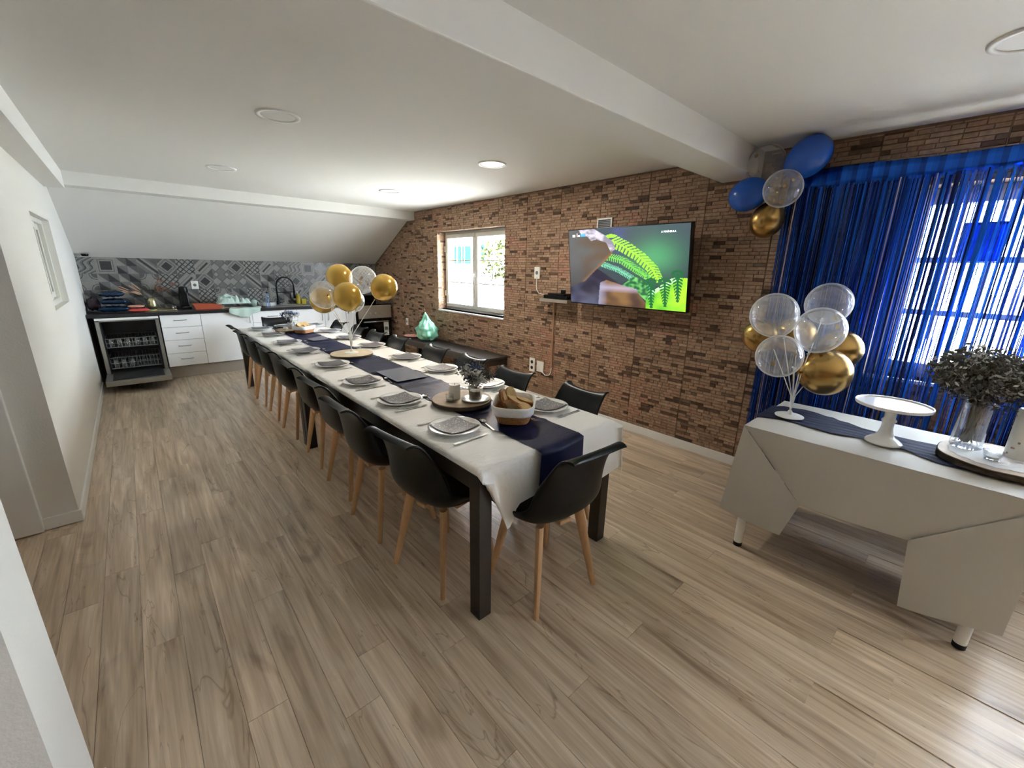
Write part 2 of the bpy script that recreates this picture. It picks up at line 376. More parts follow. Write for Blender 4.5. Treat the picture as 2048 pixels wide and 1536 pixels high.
# printed-brick panels on the right wall: bricks stand proud of recessed joints
PAL = [srgb(154, 126, 102), srgb(148, 120, 97), srgb(160, 132, 108), srgb(143, 115, 92), srgb(152, 120, 97), srgb(163, 136, 112), srgb(150, 123, 100)]
DARK = [srgb(92, 70, 54), srgb(104, 80, 62), srgb(82, 64, 52), srgb(112, 92, 74)]
PINK = [srgb(158, 118, 98), srgb(162, 124, 103)]
bricks = []; br = random.Random(11)
PY, PZ, RH = .5125, .625, .0269
zrow0 = 1.06 - 2 * PZ
kpan = 0
y0p = 1.62 - 9 * PY
def slope_z(y): return 2.262 - (y - 6.50) * (2.262 - 1.592) / 1.30 if y > 6.5 else 9
rows = 23
rh = PZ / rows
for pj in range(5):
    for pi in range(23):
        ya, za = y0p + pi * PY, zrow0 + pj * PZ
        if ya > YK or ya + PY < -1.45: continue
        for r_ in range(rows):
            z0 = za + r_ * rh; z1 = z0 + rh
            if r_ == 0: z0 += .0025
            if z1 <= .082 or z0 >= ZC - .012: continue
            z0 = max(z0, .082); z1 = min(z1, ZC - .013)
            y = ya + .002
            while y < ya + PY - .002:
                L_ = br.choice([.045, .06, .075, .09, .11, .135]); ye = min(y + L_, ya + PY - .002)
                if ya + PY - ye < .03: ye = ya + PY - .002
                yy0, yy1 = y + .0008, ye - .0008; y = ye
                if yy1 > YK - .01 or yy0 < -1.40: continue
                if z1 > slope_z(yy1): continue
                if yy1 > 6.25 and z1 > 2.255: continue
                if 1.24 < yy1 and yy0 < 1.53 and z1 > 2.215: continue
                cl = noise.noise(Vector((yy0 * 5, z0 * 9, 3)))
                q = br.random()
                if q < .13 + .10 * max(0, cl): c = br.choice(DARK)
                elif noise.noise(Vector((yy0 * 1.7, z0 * 2.2, 9))) > .28 and q < .6: c = br.choice(PINK)
                else: c = br.choice(PAL)
                k = br.uniform(.94, 1.06); c = tuple(v * k for v in c)
                d = br.choice([.0025, .004, .006, .008, .0045])
                pieces = [(yy0, yy1, z0, z1)]
                for wa, wb in WIN:                                   # clip round the openings
                    out = []
                    for (a, b, e, f) in pieces:
                        if b <= wa or a >= wb or f <= WZ[0] or e >= WZ[1]: out.append((a, b, e, f)); continue
                        if a < wa - .004: out.append((a, wa - .001, e, f))
                        if b > wb + .004: out.append((wb + .001, b, e, f))
                        if e < WZ[0] - .003 : out.append((max(a, wa), min(b, wb), e, WZ[0]))
                        if f > WZ[1] + .003: out.append((max(a, wa), min(b, wb), WZ[1], f))
                    pieces = out
                for p in pieces: bricks.append((p, d, c))
def brick_geo(mb, cols, p, d, c):
    a, b, e, f = p; g = .0007; h = .0016; x0, x1 = XW, XW - d
    mb.add([(x0, a, e + g), (x0, b, e + g), (x0, b, f - g), (x0, a, f - g), (x1, a + h, e + g + h), (x1, b - h, e + g + h), (x1, b - h, f - g - h), (x1, a + h, f - g - h)],
           [(4, 7, 6, 5), (0, 4, 5, 1), (1, 5, 6, 2), (2, 6, 7, 3), (3, 7, 4, 0)])
    cols += [c] * 5
def bscore(p):
    a, b, e, f = p; y, z = (a + b) / 2, (e + f) / 2
    if y < 1.06 or z < .30 or (1.56 < y < 2.86 and 1.19 < z < 1.97) or z > 2.2: return 0
    d2 = XW ** 2 + y * y + (z - 1.55) ** 2
    return (b - a) * (f - e) * XW / d2 ** 1.5
bricks.sort(key=lambda q: -bscore(q[0]))
for p, d, c in bricks[:300]:
    mb = MB(); cols = []; brick_geo(mb, cols, p, d, c); mb.build('brick', M_brick, wall_r, colors=cols)
mb = MB(); cols = []
for p, d, c in bricks[300:]: brick_geo(mb, cols, p, d, c)
o = mb.build('brick_facing', M_brick, wall_r, colors=cols); o['kind'] = 'stuff'
# kitchen wall + tiles
wk = struct('wall_back', MB().box(-.62, XW, YK, YK + .15, -.05, 2.6).build('wall_back', M_grout))
TS = .2085; tm = {}
def tile_col(kind, u, v):
    D, G, Lt, Mi = (.038, .038, .042), (.095, .095, .095), (.25, .246, .228), (.15, .148, .142)
    d = abs(u) + abs(v); m = max(abs(u), abs(v))
    if kind == 0: return D if d < .62 else Lt if d < .80 else Mi if d < 1.12 else Lt if d < 1.3 else G
    if kind == 1: return D if m < .52 else Lt if m < .68 else G if m < .74 else Lt
    if kind in (2, 3):
        n = 3.0 if kind == 2 else 1.55; w = .20 if kind == 2 else .10
        a = ((u + v) * n / 2) % 1; b = ((u - v) * n / 2) % 1
        ln = a < w or a > 1 - w * .3 or b < w or b > 1 - w * .3
        base = Mi if (kind == 3 and (int(math.floor((u + v) * n / 2)) + int(math.floor((u - v) * n / 2))) % 2) else Lt
        return D if ln and kind == 2 else G if ln else base
    if kind == 4:
        s = u - v
        return D if abs(s) < .16 and d < 1.2 else G if abs(s) > 1.25 else Mi if .5 < abs(s) < .62 else Lt
    if kind == 5:
        s = u + v
        return D if -.1 < s < .28 else Lt if -.45 < s < .62 else Mi if -1.0 < s < 1.0 else G
    if kind == 6:
        q = (u > 0) * 2 + (v > 0); f = (u % 1) + (v % 1)
        return [(D if f < 1 else Mi), (Lt if f < 1 else G), (G if f > 1 else Lt), (Mi if f > 1 else D)][q]
    if kind == 7:
        a = (u * 1.0 + .28 * math.sin(v * 4) - v * .6) * 1.6 % 1
        return D if a < .18 else Lt if a < .7 else Mi
    if kind == 8:
        r = math.hypot(abs(u) - 1, abs(v) - 1)
        return G if r < .55 else Lt if r < .68 else D if r < .76 else Lt
def tile_mesh(kind):
    if kind in tm: return tm[kind]
    n = 30; h = TS / 2 - .0012; mb = MB(); cols = []
    mb.grid(lambda a, b: ((a * 2 - 1) * h, 0, (b * 2 - 1) * h), n, n)
    for j in range(n):
        for i in range(n): cols.append(tile_col(kind, (i + .5) / n * 2 - 1, (j + .5) / n * 2 - 1))
    e = .004
    for (a, b) in (((-h, -h), (h, -h)), ((h, -h), (h, h)), ((h, h), (-h, h)), ((-h, h), (-h, -h))):
        mb.quad((a[0], e, a[1]), (b[0], e, b[1]), (b[0], 0, b[1]), (a[0], 0, a[1])); cols.append((.3, .3, .29))
    tm[kind] = mb.mesh('tile', M_tile, colors=cols); return tm[kind]
ROWK = [[7, 1, 6, 5, 0, 2, 4, 3, 0, 2, 4, 3, 7, 1, 8, 3, 6, 0, 2], [8, 6, 6, 8, 2, 4, 0, 3, 3, 5, 6, 2, 0, 3, 4, 1, 8, 5, 0], [6, 3, 6, 6, 6, 5, 2, 8, 6, 2, 8, 6, 4, 0, 3, 5, 2, 6, 8]]
for r_ in range(4):
    for i in range(19):
        x = -.46 + .06 + TS / 2 + (i - .5) * TS; z = 1.592 - TS * (r_ + .5)
        if x > XW - .04 or x - TS / 2 < -.58: continue
        kind = ROWK[min(r_, 2)][(i + (7 if r_ == 3 else 0)) % 19]
        o = link('tile', tile_mesh(kind), wk, (x, YK - .0045, z))
# left wall with a window niche
NY, NZ = (4.80, 5.90), (1.165, 1.893)
wl = MB()
wl.box(-.62, XL, 3.43, NY[0], -.05, ZC); wl.box(-.62, XL, NY[1], YK, -.05, ZC)
wl.box(-.62, XL, NY[0], NY[1], -.05, NZ[0]); wl.box(-.62, XL, NY[0], NY[1], NZ[1], ZC)
wl.box(-.66, -.62, NY[0] - .1, NY[1] + .1, NZ[0] - .1, NZ[1] + .1)
struct('wall_left', wl.build('wall_left', M_wall))
bl = MB(); bl.box(XL, XL + .014, 3.43, 7.2, 0, .07); bl.box(-.61, XL + .014, 3.416, 3.43, 0, .075)
struct('baseboard_left', bl.build('baseboard_left', M_trim, bevel=.003))
struct('baseboard_right', MB().box(XW - .014, XW, -1.75, 7.2, 0, .08).build('baseboard_right', M_trim, bevel=.003))
struct('wall_corridor', MB().box(-1.75, -1.6, -5.4, 3.6, -.05, ZC + .1).build('wall_corridor', M_seam))
struct('wall_corridor_end', MB().box(-1.6, -.62, 3.44, 3.6, -.05, ZC + .1).build('wall_corridor_end', M_wall))
# rear wall (behind the camera)
struct('wall_rear', MB().box(-1.75, XW + .3, -5.55, -5.4, -.05, ZC + .1).build('wall_rear', M_seam))
d1 = struct('door_1', loc=(-.61, 3.39, 0))
MB().box(-.85, 0, 0, .04, .006, 2.05).build('door_leaf', M_trim, d1, bevel=.003)
# stub wall beside the camera
struct('wall_stub', MB().box(-1.6, -.302, 1.155, 1.41, -.05, ZC).build('wall_stub', M_wall))
struct('baseboard_stub', MB().box(-.302, -.284, 1.15, 1.43, 0, .115).build('baseboard_stub', M_trim, bevel=.003))

def window(name, y0, y1, sash_mat, mt=.010):
    w = struct(name, loc=(XW + .14, (y0 + y1) / 2, WZ[0])); W_ = y1 - y0; H = WZ[1] - WZ[0]; h = W_ / 2
    f = MB()
    f.box(0, .07, -h, h, .0, .035).box(0, .07, -h, h, H - .035, H).box(0, .07, -h, -h + .035, .035, H - .035).box(0, .07, h - .035, h, .035, H - .035)
    f.build('window_frame', sash_mat, w, bevel=.004)
    for s in (-1, 1):
        a, b = (-h + .035, -.002) if s < 0 else (.002, h - .035)
        m = MB(); t = .058; z0, z1 = .035, H - .035
        m.box(-.02, .035, a, b, z0, z0 + t).box(-.02, .035, a, b, z1 - t, z1).box(-.02, .035, a, a + t, z0 + t, z1 - t).box(-.02, .035, b - t, b, z0 + t, z1 - t)
        sa = m.build('sash', sash_mat, w, bevel=.004)
        g0, g1, y_a, y_b = z0 + t, z1 - t, a + t, b - t
        MB().box(.008, .012, y_a, y_b, g0, g1).build('pane', M_pane, sa)
        for k in (1, 2):
            z = g0 + (g1 - g0) * k / 3; MB().box(.002, .018, y_a, y_b, z - mt, z + mt).build('muntin', sash_mat, sa)
        ym = (y_a + y_b) / 2; MB().box(.003, .017, ym - mt * .8, ym + mt * .8, g0, g1).build('muntin', sash_mat, sa)
        for zz in (.2, H - .28):
            ye = -h + .03 if s < 0 else h - .03
            MB().box(-.032, -.018, ye - .012, ye + .012, zz, zz + .08).build('hinge', sash_mat, sa)
    hd = MB(); hd.box(-.03, -.02, -.016, .016, H * .44, H * .44 + .075); hd.tube([(-.03, 0, H * .44 + .04), (-.055, 0, H * .44 + .04), (-.058, .012, H * .44 - .06)], .0085)
    hd.build('handle', M_trim, w, bevel=.002)
    MB().box(-.155, 0, -h, h, -.022, 0).build('window_sill', M_trim, w, bevel=.003)
    rv = MB(); rv.box(-.14, .0, h - .0, h + .012, 0, H)
    return w
w1 = window('window_1', *WIN[0], M_pvc); w2 = window('window_2', *WIN[1], M_pvc, .017)
# brick-panel lining of window 1's reveal
mb = MB(); cols = []
rr = random.Random(5)
for (yy, sg) in ((WIN[0][1], -1), (WIN[0][0], 1)):
    z = WZ[0] + .001
    while z < WZ[1] - .01:
        z1 = min(z + rh, WZ[1] - .001)
        for xa, xb in ((XW, XW + rr.uniform(.04, .1)),):
            for p, q in ((xa, xb), (xb, XW + .138)):
                c = rr.choice(PAL + DARK[:1]); d = rr.uniform(.001, .004)
                mb.add([(p, yy, z), (q, yy, z), (q, yy, z1), (p, yy, z1), (p + .001, yy + sg * d, z + .001), (q - .001, yy + sg * d, z + .001), (q - .001, yy + sg * d, z1 - .001), (p + .001, yy + sg * d, z1 - .001)],
                       [(4, 5, 6, 7), (0, 1, 5, 4), (1, 2, 6, 5), (2, 3, 7, 6), (3, 0, 4, 7)]); cols += [c] * 5
        z = z1
o = mb.build('reveal_lining', M_brick, wall_r, colors=cols); o['kind'] = 'stuff'
d2 = struct('added_light_door', loc=(XW + .14, -2.05, 0))  # unseen glazed door, added to bring light onto the near floor
m = MB(); m.box(0, .07, -.3, .3, 2.04, 2.1).box(0, .07, -.3, .3, 0, .06).box(0, .07, -.3, -.25, .06, 2.04).box(0, .07, .25, .3, .06, 2.04); m.build('door_frame', M_pvc, d2, bevel=.004)
MB().box(.03, .034, -.25, .25, .06, 2.04).build('pane', M_pane, d2)
# window latch on the sill
t = thing('window_stay', 'dark grey metal stay lying on the sill at the near corner of the bare window', 'latch', (XW + .05, 4.12, WZ[0]))
MB().tube([(0, -.02, .012), (0, .04, .016), (.01, .10, .01)], .010).blob((0, -.01, .016), .02, .024, .016).build('stay_arm', M_dark, t, smooth=True)
# window 3: sliding hatch in the left wall
w3 = struct('window_3', loc=(-.535, 5.35, NZ[0]))
m = MB(); H = NZ[1] - NZ[0]
m.box(-.03, .03, -.55, .55, 0, .05).box(-.03, .03, -.55, .55, H - .04, H).box(-.03, .03, -.55, -.50, .05, H - .04).box(-.03, .03, .50, .55, .05, H - .04)
m.build('window_frame', M_pvc, w3, bevel=.003)
for a, b, x in ((-.5, .06, .008), (-.02, .5, -.016)):
    m = MB(); m.box(x, x + .018, a, a + .06, .05, H - .04).box(x, x + .018, b - .06, b, .05, H - .04).box(x, x + .018, a + .06, b - .06, .05, .10).box(x, x + .018, a + .06, b - .06, H - .09, H - .04)
    sa = m.build('sash', M_pvc, w3, bevel=.002)
    MB().box(x + .006, x + .010, a + .06, b - .06, .10, H - .09).build('pane', M_pane, sa)

# ------------------------------------------------------------------ outside
struct('ground', MB().box(XW + .3, 30, -20, 30, -3.2, -3.0).build('ground', M_ground))
hs = thing('neighbour_house', 'white neighbouring house with teal shutters seen through the bare window', 'building', (12, 9, -3))
MB().box(0, 5, -6, 12, 0, 8.0).build('house_wall', M_out, hs)
for y, z, wd in ((8.5, 4.75, .20), (8.12, 4.75, .26), (7.83, 4.75, .10), (7.45, 4.75, .42), (6.3, 4.8, .2)):
    MB().box(-.05, 0, y - wd / 2, y + wd / 2, z, z + .80).build('shutter', M_teal, hs)
for y in (2.4, 4.7):
    f = MB().box(-.03, 0, y - .30, y + .30, 3.2, 4.4).build('window_pane', M_blackgl, hs)
rf = MB().prism([(-6.3, 8.0), (12.3, 8.0), (11, 10), (-5, 10)], 'x', -.3, 5.3).build('roof', M_conduit, hs)
def leaves(mb, rng, c, rx, ry, rz, n, s, shell=.5, cols=None):
    for _ in range(n):
        d = Vector((rng.gauss(0, 1), rng.gauss(0, 1), rng.gauss(0, 1))).normalized() * (shell + (1 - shell) * rng.random())
        p = Vector((c[0] + d.x * rx, c[1] + d.y * ry, c[2] + d.z * rz))
        a = Vector((rng.uniform(-1, 1), rng.uniform(-1, 1), rng.uniform(-1, 1))).normalized(); b = a.orthogonal().normalized()
        k = s * rng.uniform(.6, 1.4)
        n_ = a.cross(b) * k * .15
        mb.add([p - a * k, p + b * k * .45 + n_, p + a * k, p - b * k * .45 + n_], [(0, 1, 2), (0, 2, 3)])
g = random.Random(21)
tr = thing('garden_tree', 'yellow green leafy tree outside the bare window', 'tree', (9.5, 11.2, -3))
MB().tube([(0, 0, 0), (.05, .1, 1.6), (-.05, .0, 3.6)], [.14, .11, .07]).build('trunk', M_bark, tr, smooth=True)
m = MB(); leaves(m, g, (0, 0, 4.85), .75, .8, .75, 900, .085); o = m.build('foliage', M_leafg, tr); o['kind'] = 'stuff'

# ------------------------------------------------------------------ ceiling lights
LT = [(.81, 2.98, 'round recessed ceiling light nearest the beam on the white wall side, switched off', 0),
      (.80, 4.90, 'round recessed ceiling light nearest the kitchen on the white wall side, switched off', 0),
      (2.41, 2.955, 'round recessed ceiling light that is lit, in front of the television', 1),
      (2.41, 4.82, 'round recessed ceiling light nearest the bare window, switched off', 0),
      (2.56, .07, 'round recessed ceiling light on the camera side of the beam, above the dessert table', 0)]
for x, y, lb, on in LT:
    t = thing('ceiling_light', lb, 'light', (x, y, ZC), 0, 'recessed ceiling lights')
    MB().lathe([(.095, -.0005), (.092, -.006), (.118, -.008), (.12, -.0005)], 32, cap0=False, cap1=False).build('trim_ring', M_trim, t, smooth=True)
    MB().lathe([(.0935, -.0035), (.0001, -.0036)], 32, cap0=False, cap1=False).build('diffuser', M_led if on else M_ledoff, t)
    if on:
        d = bpy.data.lights.new('downlight', 'AREA'); d.shape = 'DISK'; d.size = .18; d.energy = 7; d.color = (1, .95, .86)
        l = bpy.data.objects.new('downlight', d); COL.objects.link(l); l.location = (x, y, ZC - .012)
# ------------------------------------------------------------------ dining tables, cloth, runner
TX0, TX1, TZ = .932, 1.880, .75
def dining_table(y0, y1, label):
    t = thing('dining_table', label, 'table', (TX0, y0, 0), 0, 'dining tables end to end')
    W_, L_ = TX1 - TX0, y1 - y0
    MB().box(0, W_, 0, L_, TZ - .03, TZ).build('tabletop', M_wenge, t, bevel=.004)
    a = MB(); a.box(.012, .034, .075, L_ - .075, TZ - .11, TZ - .03).box(W_ - .034, W_ - .012, .075, L_ - .075, TZ - .11, TZ - .03)
    a.box(.075, W_ - .075, .012, .034, TZ - .11, TZ - .03).box(.075, W_ - .075, L_ - .034, L_ - .012, TZ - .11, TZ - .03)
    a.build('apron', M_wenge, t)
    for sx in (0, 1):
        for sy in (0, 1):
            x = .002 if sx == 0 else W_ - .072; y = .002 if sy == 0 else L_ - .072
            MB().box(x, x + .07, y, y + .07, 0, TZ - .03).build('leg', M_wenge, t, bevel=.004)
dining_table(1.215, 3.71, 'dark brown dining table at the near end, its square legs showing beside the closest chairs')
dining_table(3.715, 6.20, 'dark brown dining table at the kitchen end of the row')
ZT = TZ + .0045
# white paper cover: rolled profile across, hanging at the near end
def cloth_pt(u, v):
    """u across 0..1 (left->right), v along (near hem .. far hem)"""
    s = -.035 + u * (TX1 - TX0 + .035 + .115)           # arc length measured from left edge
    L = s
    y = .90 + v * 5.62
    w = TX1 - TX0
    def wave(a): return noise.noise(Vector((a * 2.1, y * 1.3, 4)))
    ov_l = .012 + .012 * noise.noise(Vector((1, y * 2.2, 0)))
    if L < 0: x, z = TX0 - .006, ZT + L * (.55 + 6 * ov_l)
    elif L <= w: x, z = TX0 + L, ZT
    else: x, z = TX1 + .010 + .004 * wave(3), ZT - (L - w) * (1 + .12 * math.sin(y * 3.1))
    z += .0012 * noise.noise(Vector((x * 9, y * 16, 1))) * (1 if 0 <= L <= w else 0) + (.0013 * math.sin(y * 52 + 5 * x + 3 * noise.noise(Vector((x * 4, y * 3, 8)))) * (.4 + noise.noise(Vector((x * 3, y * 2.2, 6)))) if 0 <= L <= w else 0)
    if y < 1.212:                                        # hanging end
        h = 1.212 - y
        drop = h * (1.02 + .10 * math.sin(u * 5) )
        yy = 1.206 - .014 * math.sin(min(1, h / .3) * PI / 2) - .010 * math.sin(u * 9 + 1) * h / .3
        if L < 0:
            x = TX0 - .006 + h * .16; yy -= .012
        elif L > w:
            x = TX1 + .03 + h * .10
            z = ZT - (L - w) * .8
            yy = 1.20 - .02
        else:
            x = x + (h * .06 if L > w * .8 else 0) + (h * .15 * (1 - L / (w * .2)) if L < w * .2 else 0)
        zz = z - drop if L <= w else z - drop * .95
        if L < .13: zz = max(zz, ZT - .05 - max(L, 0) / .13 * .30)
        elif L < .20: zz = max(zz, .445 + (max(L, .15) - .15) / .05 * .09)
        elif L < .70: zz = max(zz, .535)
        return (x, yy, max(zz, .39))
    if y > 6.206:
        h = y - 6.206; return (x, 6.212, z - h)
    return (x, y, z)
tc_ = MB().grid(cloth_pt, 44, 230).build('tablecloth', M_cloth, smooth=True)
tag(tc_, 'long white paper tablecloth over both dark dining tables, hanging at the near end', 'tablecloth')
# navy runner with creased folds
def runner_pt(u, v):
    y = .965 + v * (6.46 - .965); x = 1.262 + u * .312
    x += .012 * noise.noise(Vector((y * .7, 0, 7)))
    z = ZT + .004
    fold = abs(((y - 1.2) / .52) % 1 - .5)
    z += .007 * max(0, 1 - fold * 14) + .004 * noise.noise(Vector((x * 7, y * 7, 2)))**2
    if y < 1.205:
        h = 1.205 - y; return (x + (.02 * h / .25) * (u - .5), 1.205 - .026 - .012 * math.sin(u * 4), max(ZT - h * 1.02, .54) + .003)
    if y > 6.21: return (x, 6.222, ZT - (y - 6.21))
    return (x, y, z)
rn = MB().grid(runner_pt, 10, 260).build('table_runner', M_navy, smooth=True)
tag(rn, 'creased navy paper runner down the middle of the white tablecloth', 'runner')
for q, lb in ((((1.305, 2.998), (1.565, 3.006), (1.54, 2.628), (1.292, 2.627)), 'grey sheet standing for the sheen on the navy runner between the balloon disc and the candle disc'),
              (((1.352, 4.84), (1.56, 4.98), (1.533, 4.714), (1.368, 4.672)), 'grey sheet standing for the sheen on the navy runner beside the far bread basket')):
    z = ZT + .0125  # glare of the runner folds put into the colour of flat grey sheets
    tag(MB().prism(list(q), 'z', z, z + .0015).build('runner_sheen', M_sheen), lb, 'sheet', 'grey sheen sheets on the runner')

# ------------------------------------------------------------------ chairs
def make_chair():
    t = thing('dining_chair', 'black', 'chair', (0, 0, 0), 0, 'black shell chairs round the table')
    prof = [(.235, .432, .150, 0), (.222, .447, .195, .004), (.16, .452, .222, .020), (.06, .446, .238, .042), (-.04, .440, .243, .070), (-.12, .444, .236, .095),
            (-.172, .468, .226, .10), (-.200, .525, .214, .085), (-.213, .60, .200, .05), (-.222, .68, .188, .02), (-.229, .745, .180, .004), (-.238, .790, .180, .0), (-.250, .814, .176, .0), (-.270, .824, .170, .0), (-.290, .812, .160, .0)]
    fw = [0, 0, 0, 0, .004, .015, .035, .060, .066, .050, .024, .002, -.008, -.012, -.016]
    nu = 14
    def fn(u, v):
        i = v * (len(prof) - 1); k = min(int(i), len(prof) - 2); f = i - k
        L = lambda j: prof[k][j] * (1 - f) + prof[k + 1][j] * f
        a = u * 2 - 1; y, z, w, up = L(0), L(1), L(2), L(3); fo = fw[k] * (1 - f) + fw[k + 1] * f
        e = abs(a) ** 2.6
        zz = z + up * e; yy = y + fo * abs(a) ** 2.2
        if v > .72:
            t_ = (v - .72) / .28; zz += (.034 * a * a - .016) * t_ * (1 - .5 * max(0, abs(a) - .8) * 5 * t_); yy -= .022 * a * a * t_ * t_
        return (w * math.sin(a * PI / 2 * .94) / math.sin(PI / 2 * .94), yy, zz)
    MB().grid(fn, nu, 14).build('shell', M_black, t, smooth=True, solid=.013, subd=1)
    c = MB()
    def cf(u, v):
        a = 2 * PI * u; r = v
        x = .19 * r * math.copysign(abs(math.cos(a)) ** .8, math.cos(a)); y = .185 * r * math.copysign(abs(math.sin(a)) ** .8, math.sin(a)) + .03
        return (x, y, .452 + .028 * (1 - r ** 4) + .055 * max(0, abs(x) / .2) ** 3)
    c.grid(cf, 24, 6); c.build('cushion', M_cush, t, smooth=True, weld=.0005)
    MB().box(-.15, .15, -.035, .035, .408, .428).box(-.035, .035, -.14, .16, .4085, .4285).build('under_frame', M_beech, t, bevel=.004)
    for sx in (-1, 1):
        for sy in (-1, 1):
            top = Vector((sx * .125, .01 + sy * .11, .425)); ft = Vector((sx * .192, .01 + sy * .185, .0))
            m = MB(); dirv = (ft - top).normalized(); 
            n = 10; vs = []; 
            for (p, rx, ry) in ((top, .026, .019), (top.lerp(ft, .35), .023, .017), (ft, .0135, .0125)):
                a0 = math.atan2(sy, sx)
                for k in range(n):
                    w = 2 * PI * k / n; q = Vector((rx * math.cos(w), ry * math.sin(w), 0)); q.rotate(Matrix.Rotation(a0, 3, 'Z')); vs.append(p + q)
            fs = [(i * n + k, i * n + (k + 1) % n, (i + 1) * n + (k + 1) % n, (i + 1) * n + k) for i in range(2) for k in range(n)] + [tuple(range(n)), tuple(range(2 * n, 3 * n))[::-1]]
            m.add(vs, fs); m.build('leg', M_beech, t, smooth=False, auto=True)
    return t
ORD = ['first', 'second', 'third', 'fourth', 'fifth', 'sixth', 'seventh', 'eighth']
LY = [1.655, 2.235, 2.79, 3.385, 4.13, 4.74, 5.33, 5.87]
RY = [1.60, 2.20, 2.78, 3.34, 4.06, 4.58, 5.12, 5.72]
LXC = [1.03, 1.01, 1.05, 1.07, 1.08, 1.09, 1.09, 1.10]
ch0 = make_chair(); cr = random.Random(2)
first = True
def chair(x, y, rz, lb):
    global first
    if first:
        ch0.location = (x, y, 0); ch0.rotation_euler = (0, 0, rz); ch0['label'] = lb; first = False
    else: dup(ch0, (x, y, 0), rz, lb)
for i in range(8):
    chair(LXC[i], LY[i], -PI / 2 + [.14, .02, .04, -.03, .05, -.02, .03, 0][i], 'black shell chair on the white wall side of the table, %s from near end' % ORD[i])
for i in range(8):
    chair([1.80, 1.77, 1.80, 1.80, 1.78, 1.78, 1.78, 1.77][i], RY[i], PI / 2 + [-.06, .03, -.02, .04, 0, .02, -.03, .02][i], 'black shell chair on the brick wall side of the table, %s from near end' % ORD[i])
chair(1.345, 1.215, -.08, 'black shell chair at the near head of the table, under the hanging navy runner')
chair(1.47, 6.42, PI, 'black shell chair at the far head of the table, in front of the kitchen units')

# ------------------------------------------------------------------ place settings
def napkin_mat():
    m, nt, b = nodes('spotted_napkin'); N = nt.nodes; L = nt.links
    tc = N.new('ShaderNodeTexCoord')
    v = N.new('ShaderNodeTexVoronoi'); v.inputs['Scale'].default_value = 80; L.new(tc.outputs['Object'], v.inputs['Vector'])
    r = N.new('ShaderNodeValToRGB'); e = r.color_ramp.elements; e[0].position = .20; e[0].color = (*srgb(214, 208, 190), 1); e[1].position = .28; e[1].color = (*srgb(104, 103, 108), 1)
    L.new(v.outputs['Distance'], r.inputs[0]); L.new(r.outputs[0], b.inputs['Base Color']); setin(b, Roughness=.45); return m
M_nap = napkin_mat()
def plate_mesh(): return MB().lathe([(.001, .004), (.07, .004), (.085, .008), (.128, .020), (.134, .021), (.134, .024), (.126, .0235), (.084, .0125), (.07, .0085), (.001, .0085)], 36, cap0=False, cap1=False).mesh('plate', M_plate, True)
def nap_mesh():
    m = MB(); h = .093
    f = lambda u, v, dz: ((u * 2 - 1) * h, (v * 2 - 1) * h, .011 + dz + .9 * (((u * 2 - 1) * h) ** 2 + ((v * 2 - 1) * h) ** 2) * 1.0)
    m.grid(lambda u, v: f(u, v, .0), 8, 8).grid(lambda u, v: f(u * .96 + .02, v * .96 + .02, .003), 8, 8)
    return m.mesh('napkin', M_nap, True)
def knife_mesh():
    m = MB()
    m.prism([(-.0075, -.105), (.0075, -.105), (.0085, -.02), (.0055, .0), (-.0055, .0), (-.0085, -.02)], 'z', .001, .0065)
    m.prism([(-.006, -.002), (.006, -.002), (.0095, .02), (.0095, .07), (.004, .105), (-.006, .10)], 'z', .002, .0042)
    return m.mesh('knife', M_steel)
def fork_mesh():
    m = MB()
    m.prism([(-.0065, -.10), (.0065, -.10), (.0035, .01), (.009, .045), (-.009, .045), (-.0035, .01)], 'z', .001, .004)
    for k in range(4): x = -.009 + k * .006 - .0; m.box(x - .0 , x + .0035 - .0, .043, .09, .0025, .005)
    return m.mesh('fork', M_steel)
def spoon_mesh():
    m = MB(); m.prism([(-.006, -.085), (.006, -.085), (.003, .035), (-.003, .035)], 'z', .001, .0045)
    def bf(u, v):
        a = 2 * PI * u; return (.017 * v * math.cos(a), .058 + .026 * v * math.sin(a), .0015 + .006 * v * v)
    m.grid(bf, 16, 4).grid(lambda u, v: (bf(u, v)[0], bf(u, v)[1], bf(u, v)[2] + .001), 16, 4)
    return m.mesh('spoon', M_steel, False)
PM, NM, KM, FM, SM = plate_mesh(), nap_mesh(), knife_mesh(), fork_mesh(), spoon_mesh()
M_napp = mat('plain_grey_napkin', srgb(104, 103, 108), .6, bump=.1, bscale=60)
NMP = bpy.data.meshes['napkin'].copy(); NMP.materials.clear(); NMP.materials.append(M_napp)
def setting(x, y, face, where):
    """face: direction the diner looks (radians, 0 = +y)"""
    rot = face
    def at(dx, dy): c, s = math.cos(rot), math.sin(rot); return (x + dx * c - dy * s, y + dx * s + dy * c)
    def put(name, me, dx, dy, a, lb, cat, grp, z=0):
        o = link(name, me); p = at(dx, dy); o.location = (p[0], p[1], ZT + .002 + z); o.rotation_euler = (0, 0, rot + a); tag(o, lb, cat, grp)
    put('dinner_plate', PM, 0, 0, 0, 'round white dinner plate %s' % where, 'plate', 'dinner plates')
    near = y < 3.0
    put('napkin', NM if near else NMP, 0, 0, cr.uniform(-.12, .12), ('grey spotted' if near else 'plain grey') + ' napkin on the plate %s' % where, 'napkin', 'grey napkins')
    put('table_knife', KM, .158, -.01, cr.uniform(-.06, .06), 'steel knife %s' % where, 'knife', 'table knives')
    put('table_fork', FM, -.158, -.02, cr.uniform(-.06, .06), 'steel fork %s' % where, 'fork', 'table forks')
    put('dessert_spoon', SM, .06, .165, PI / 2 + cr.uniform(-.3, .3), 'steel dessert spoon %s' % where, 'spoon', 'dessert spoons')
PLY = [1.653, 2.235, 2.785, 3.44, 4.17, 4.74, 5.39, 5.94]
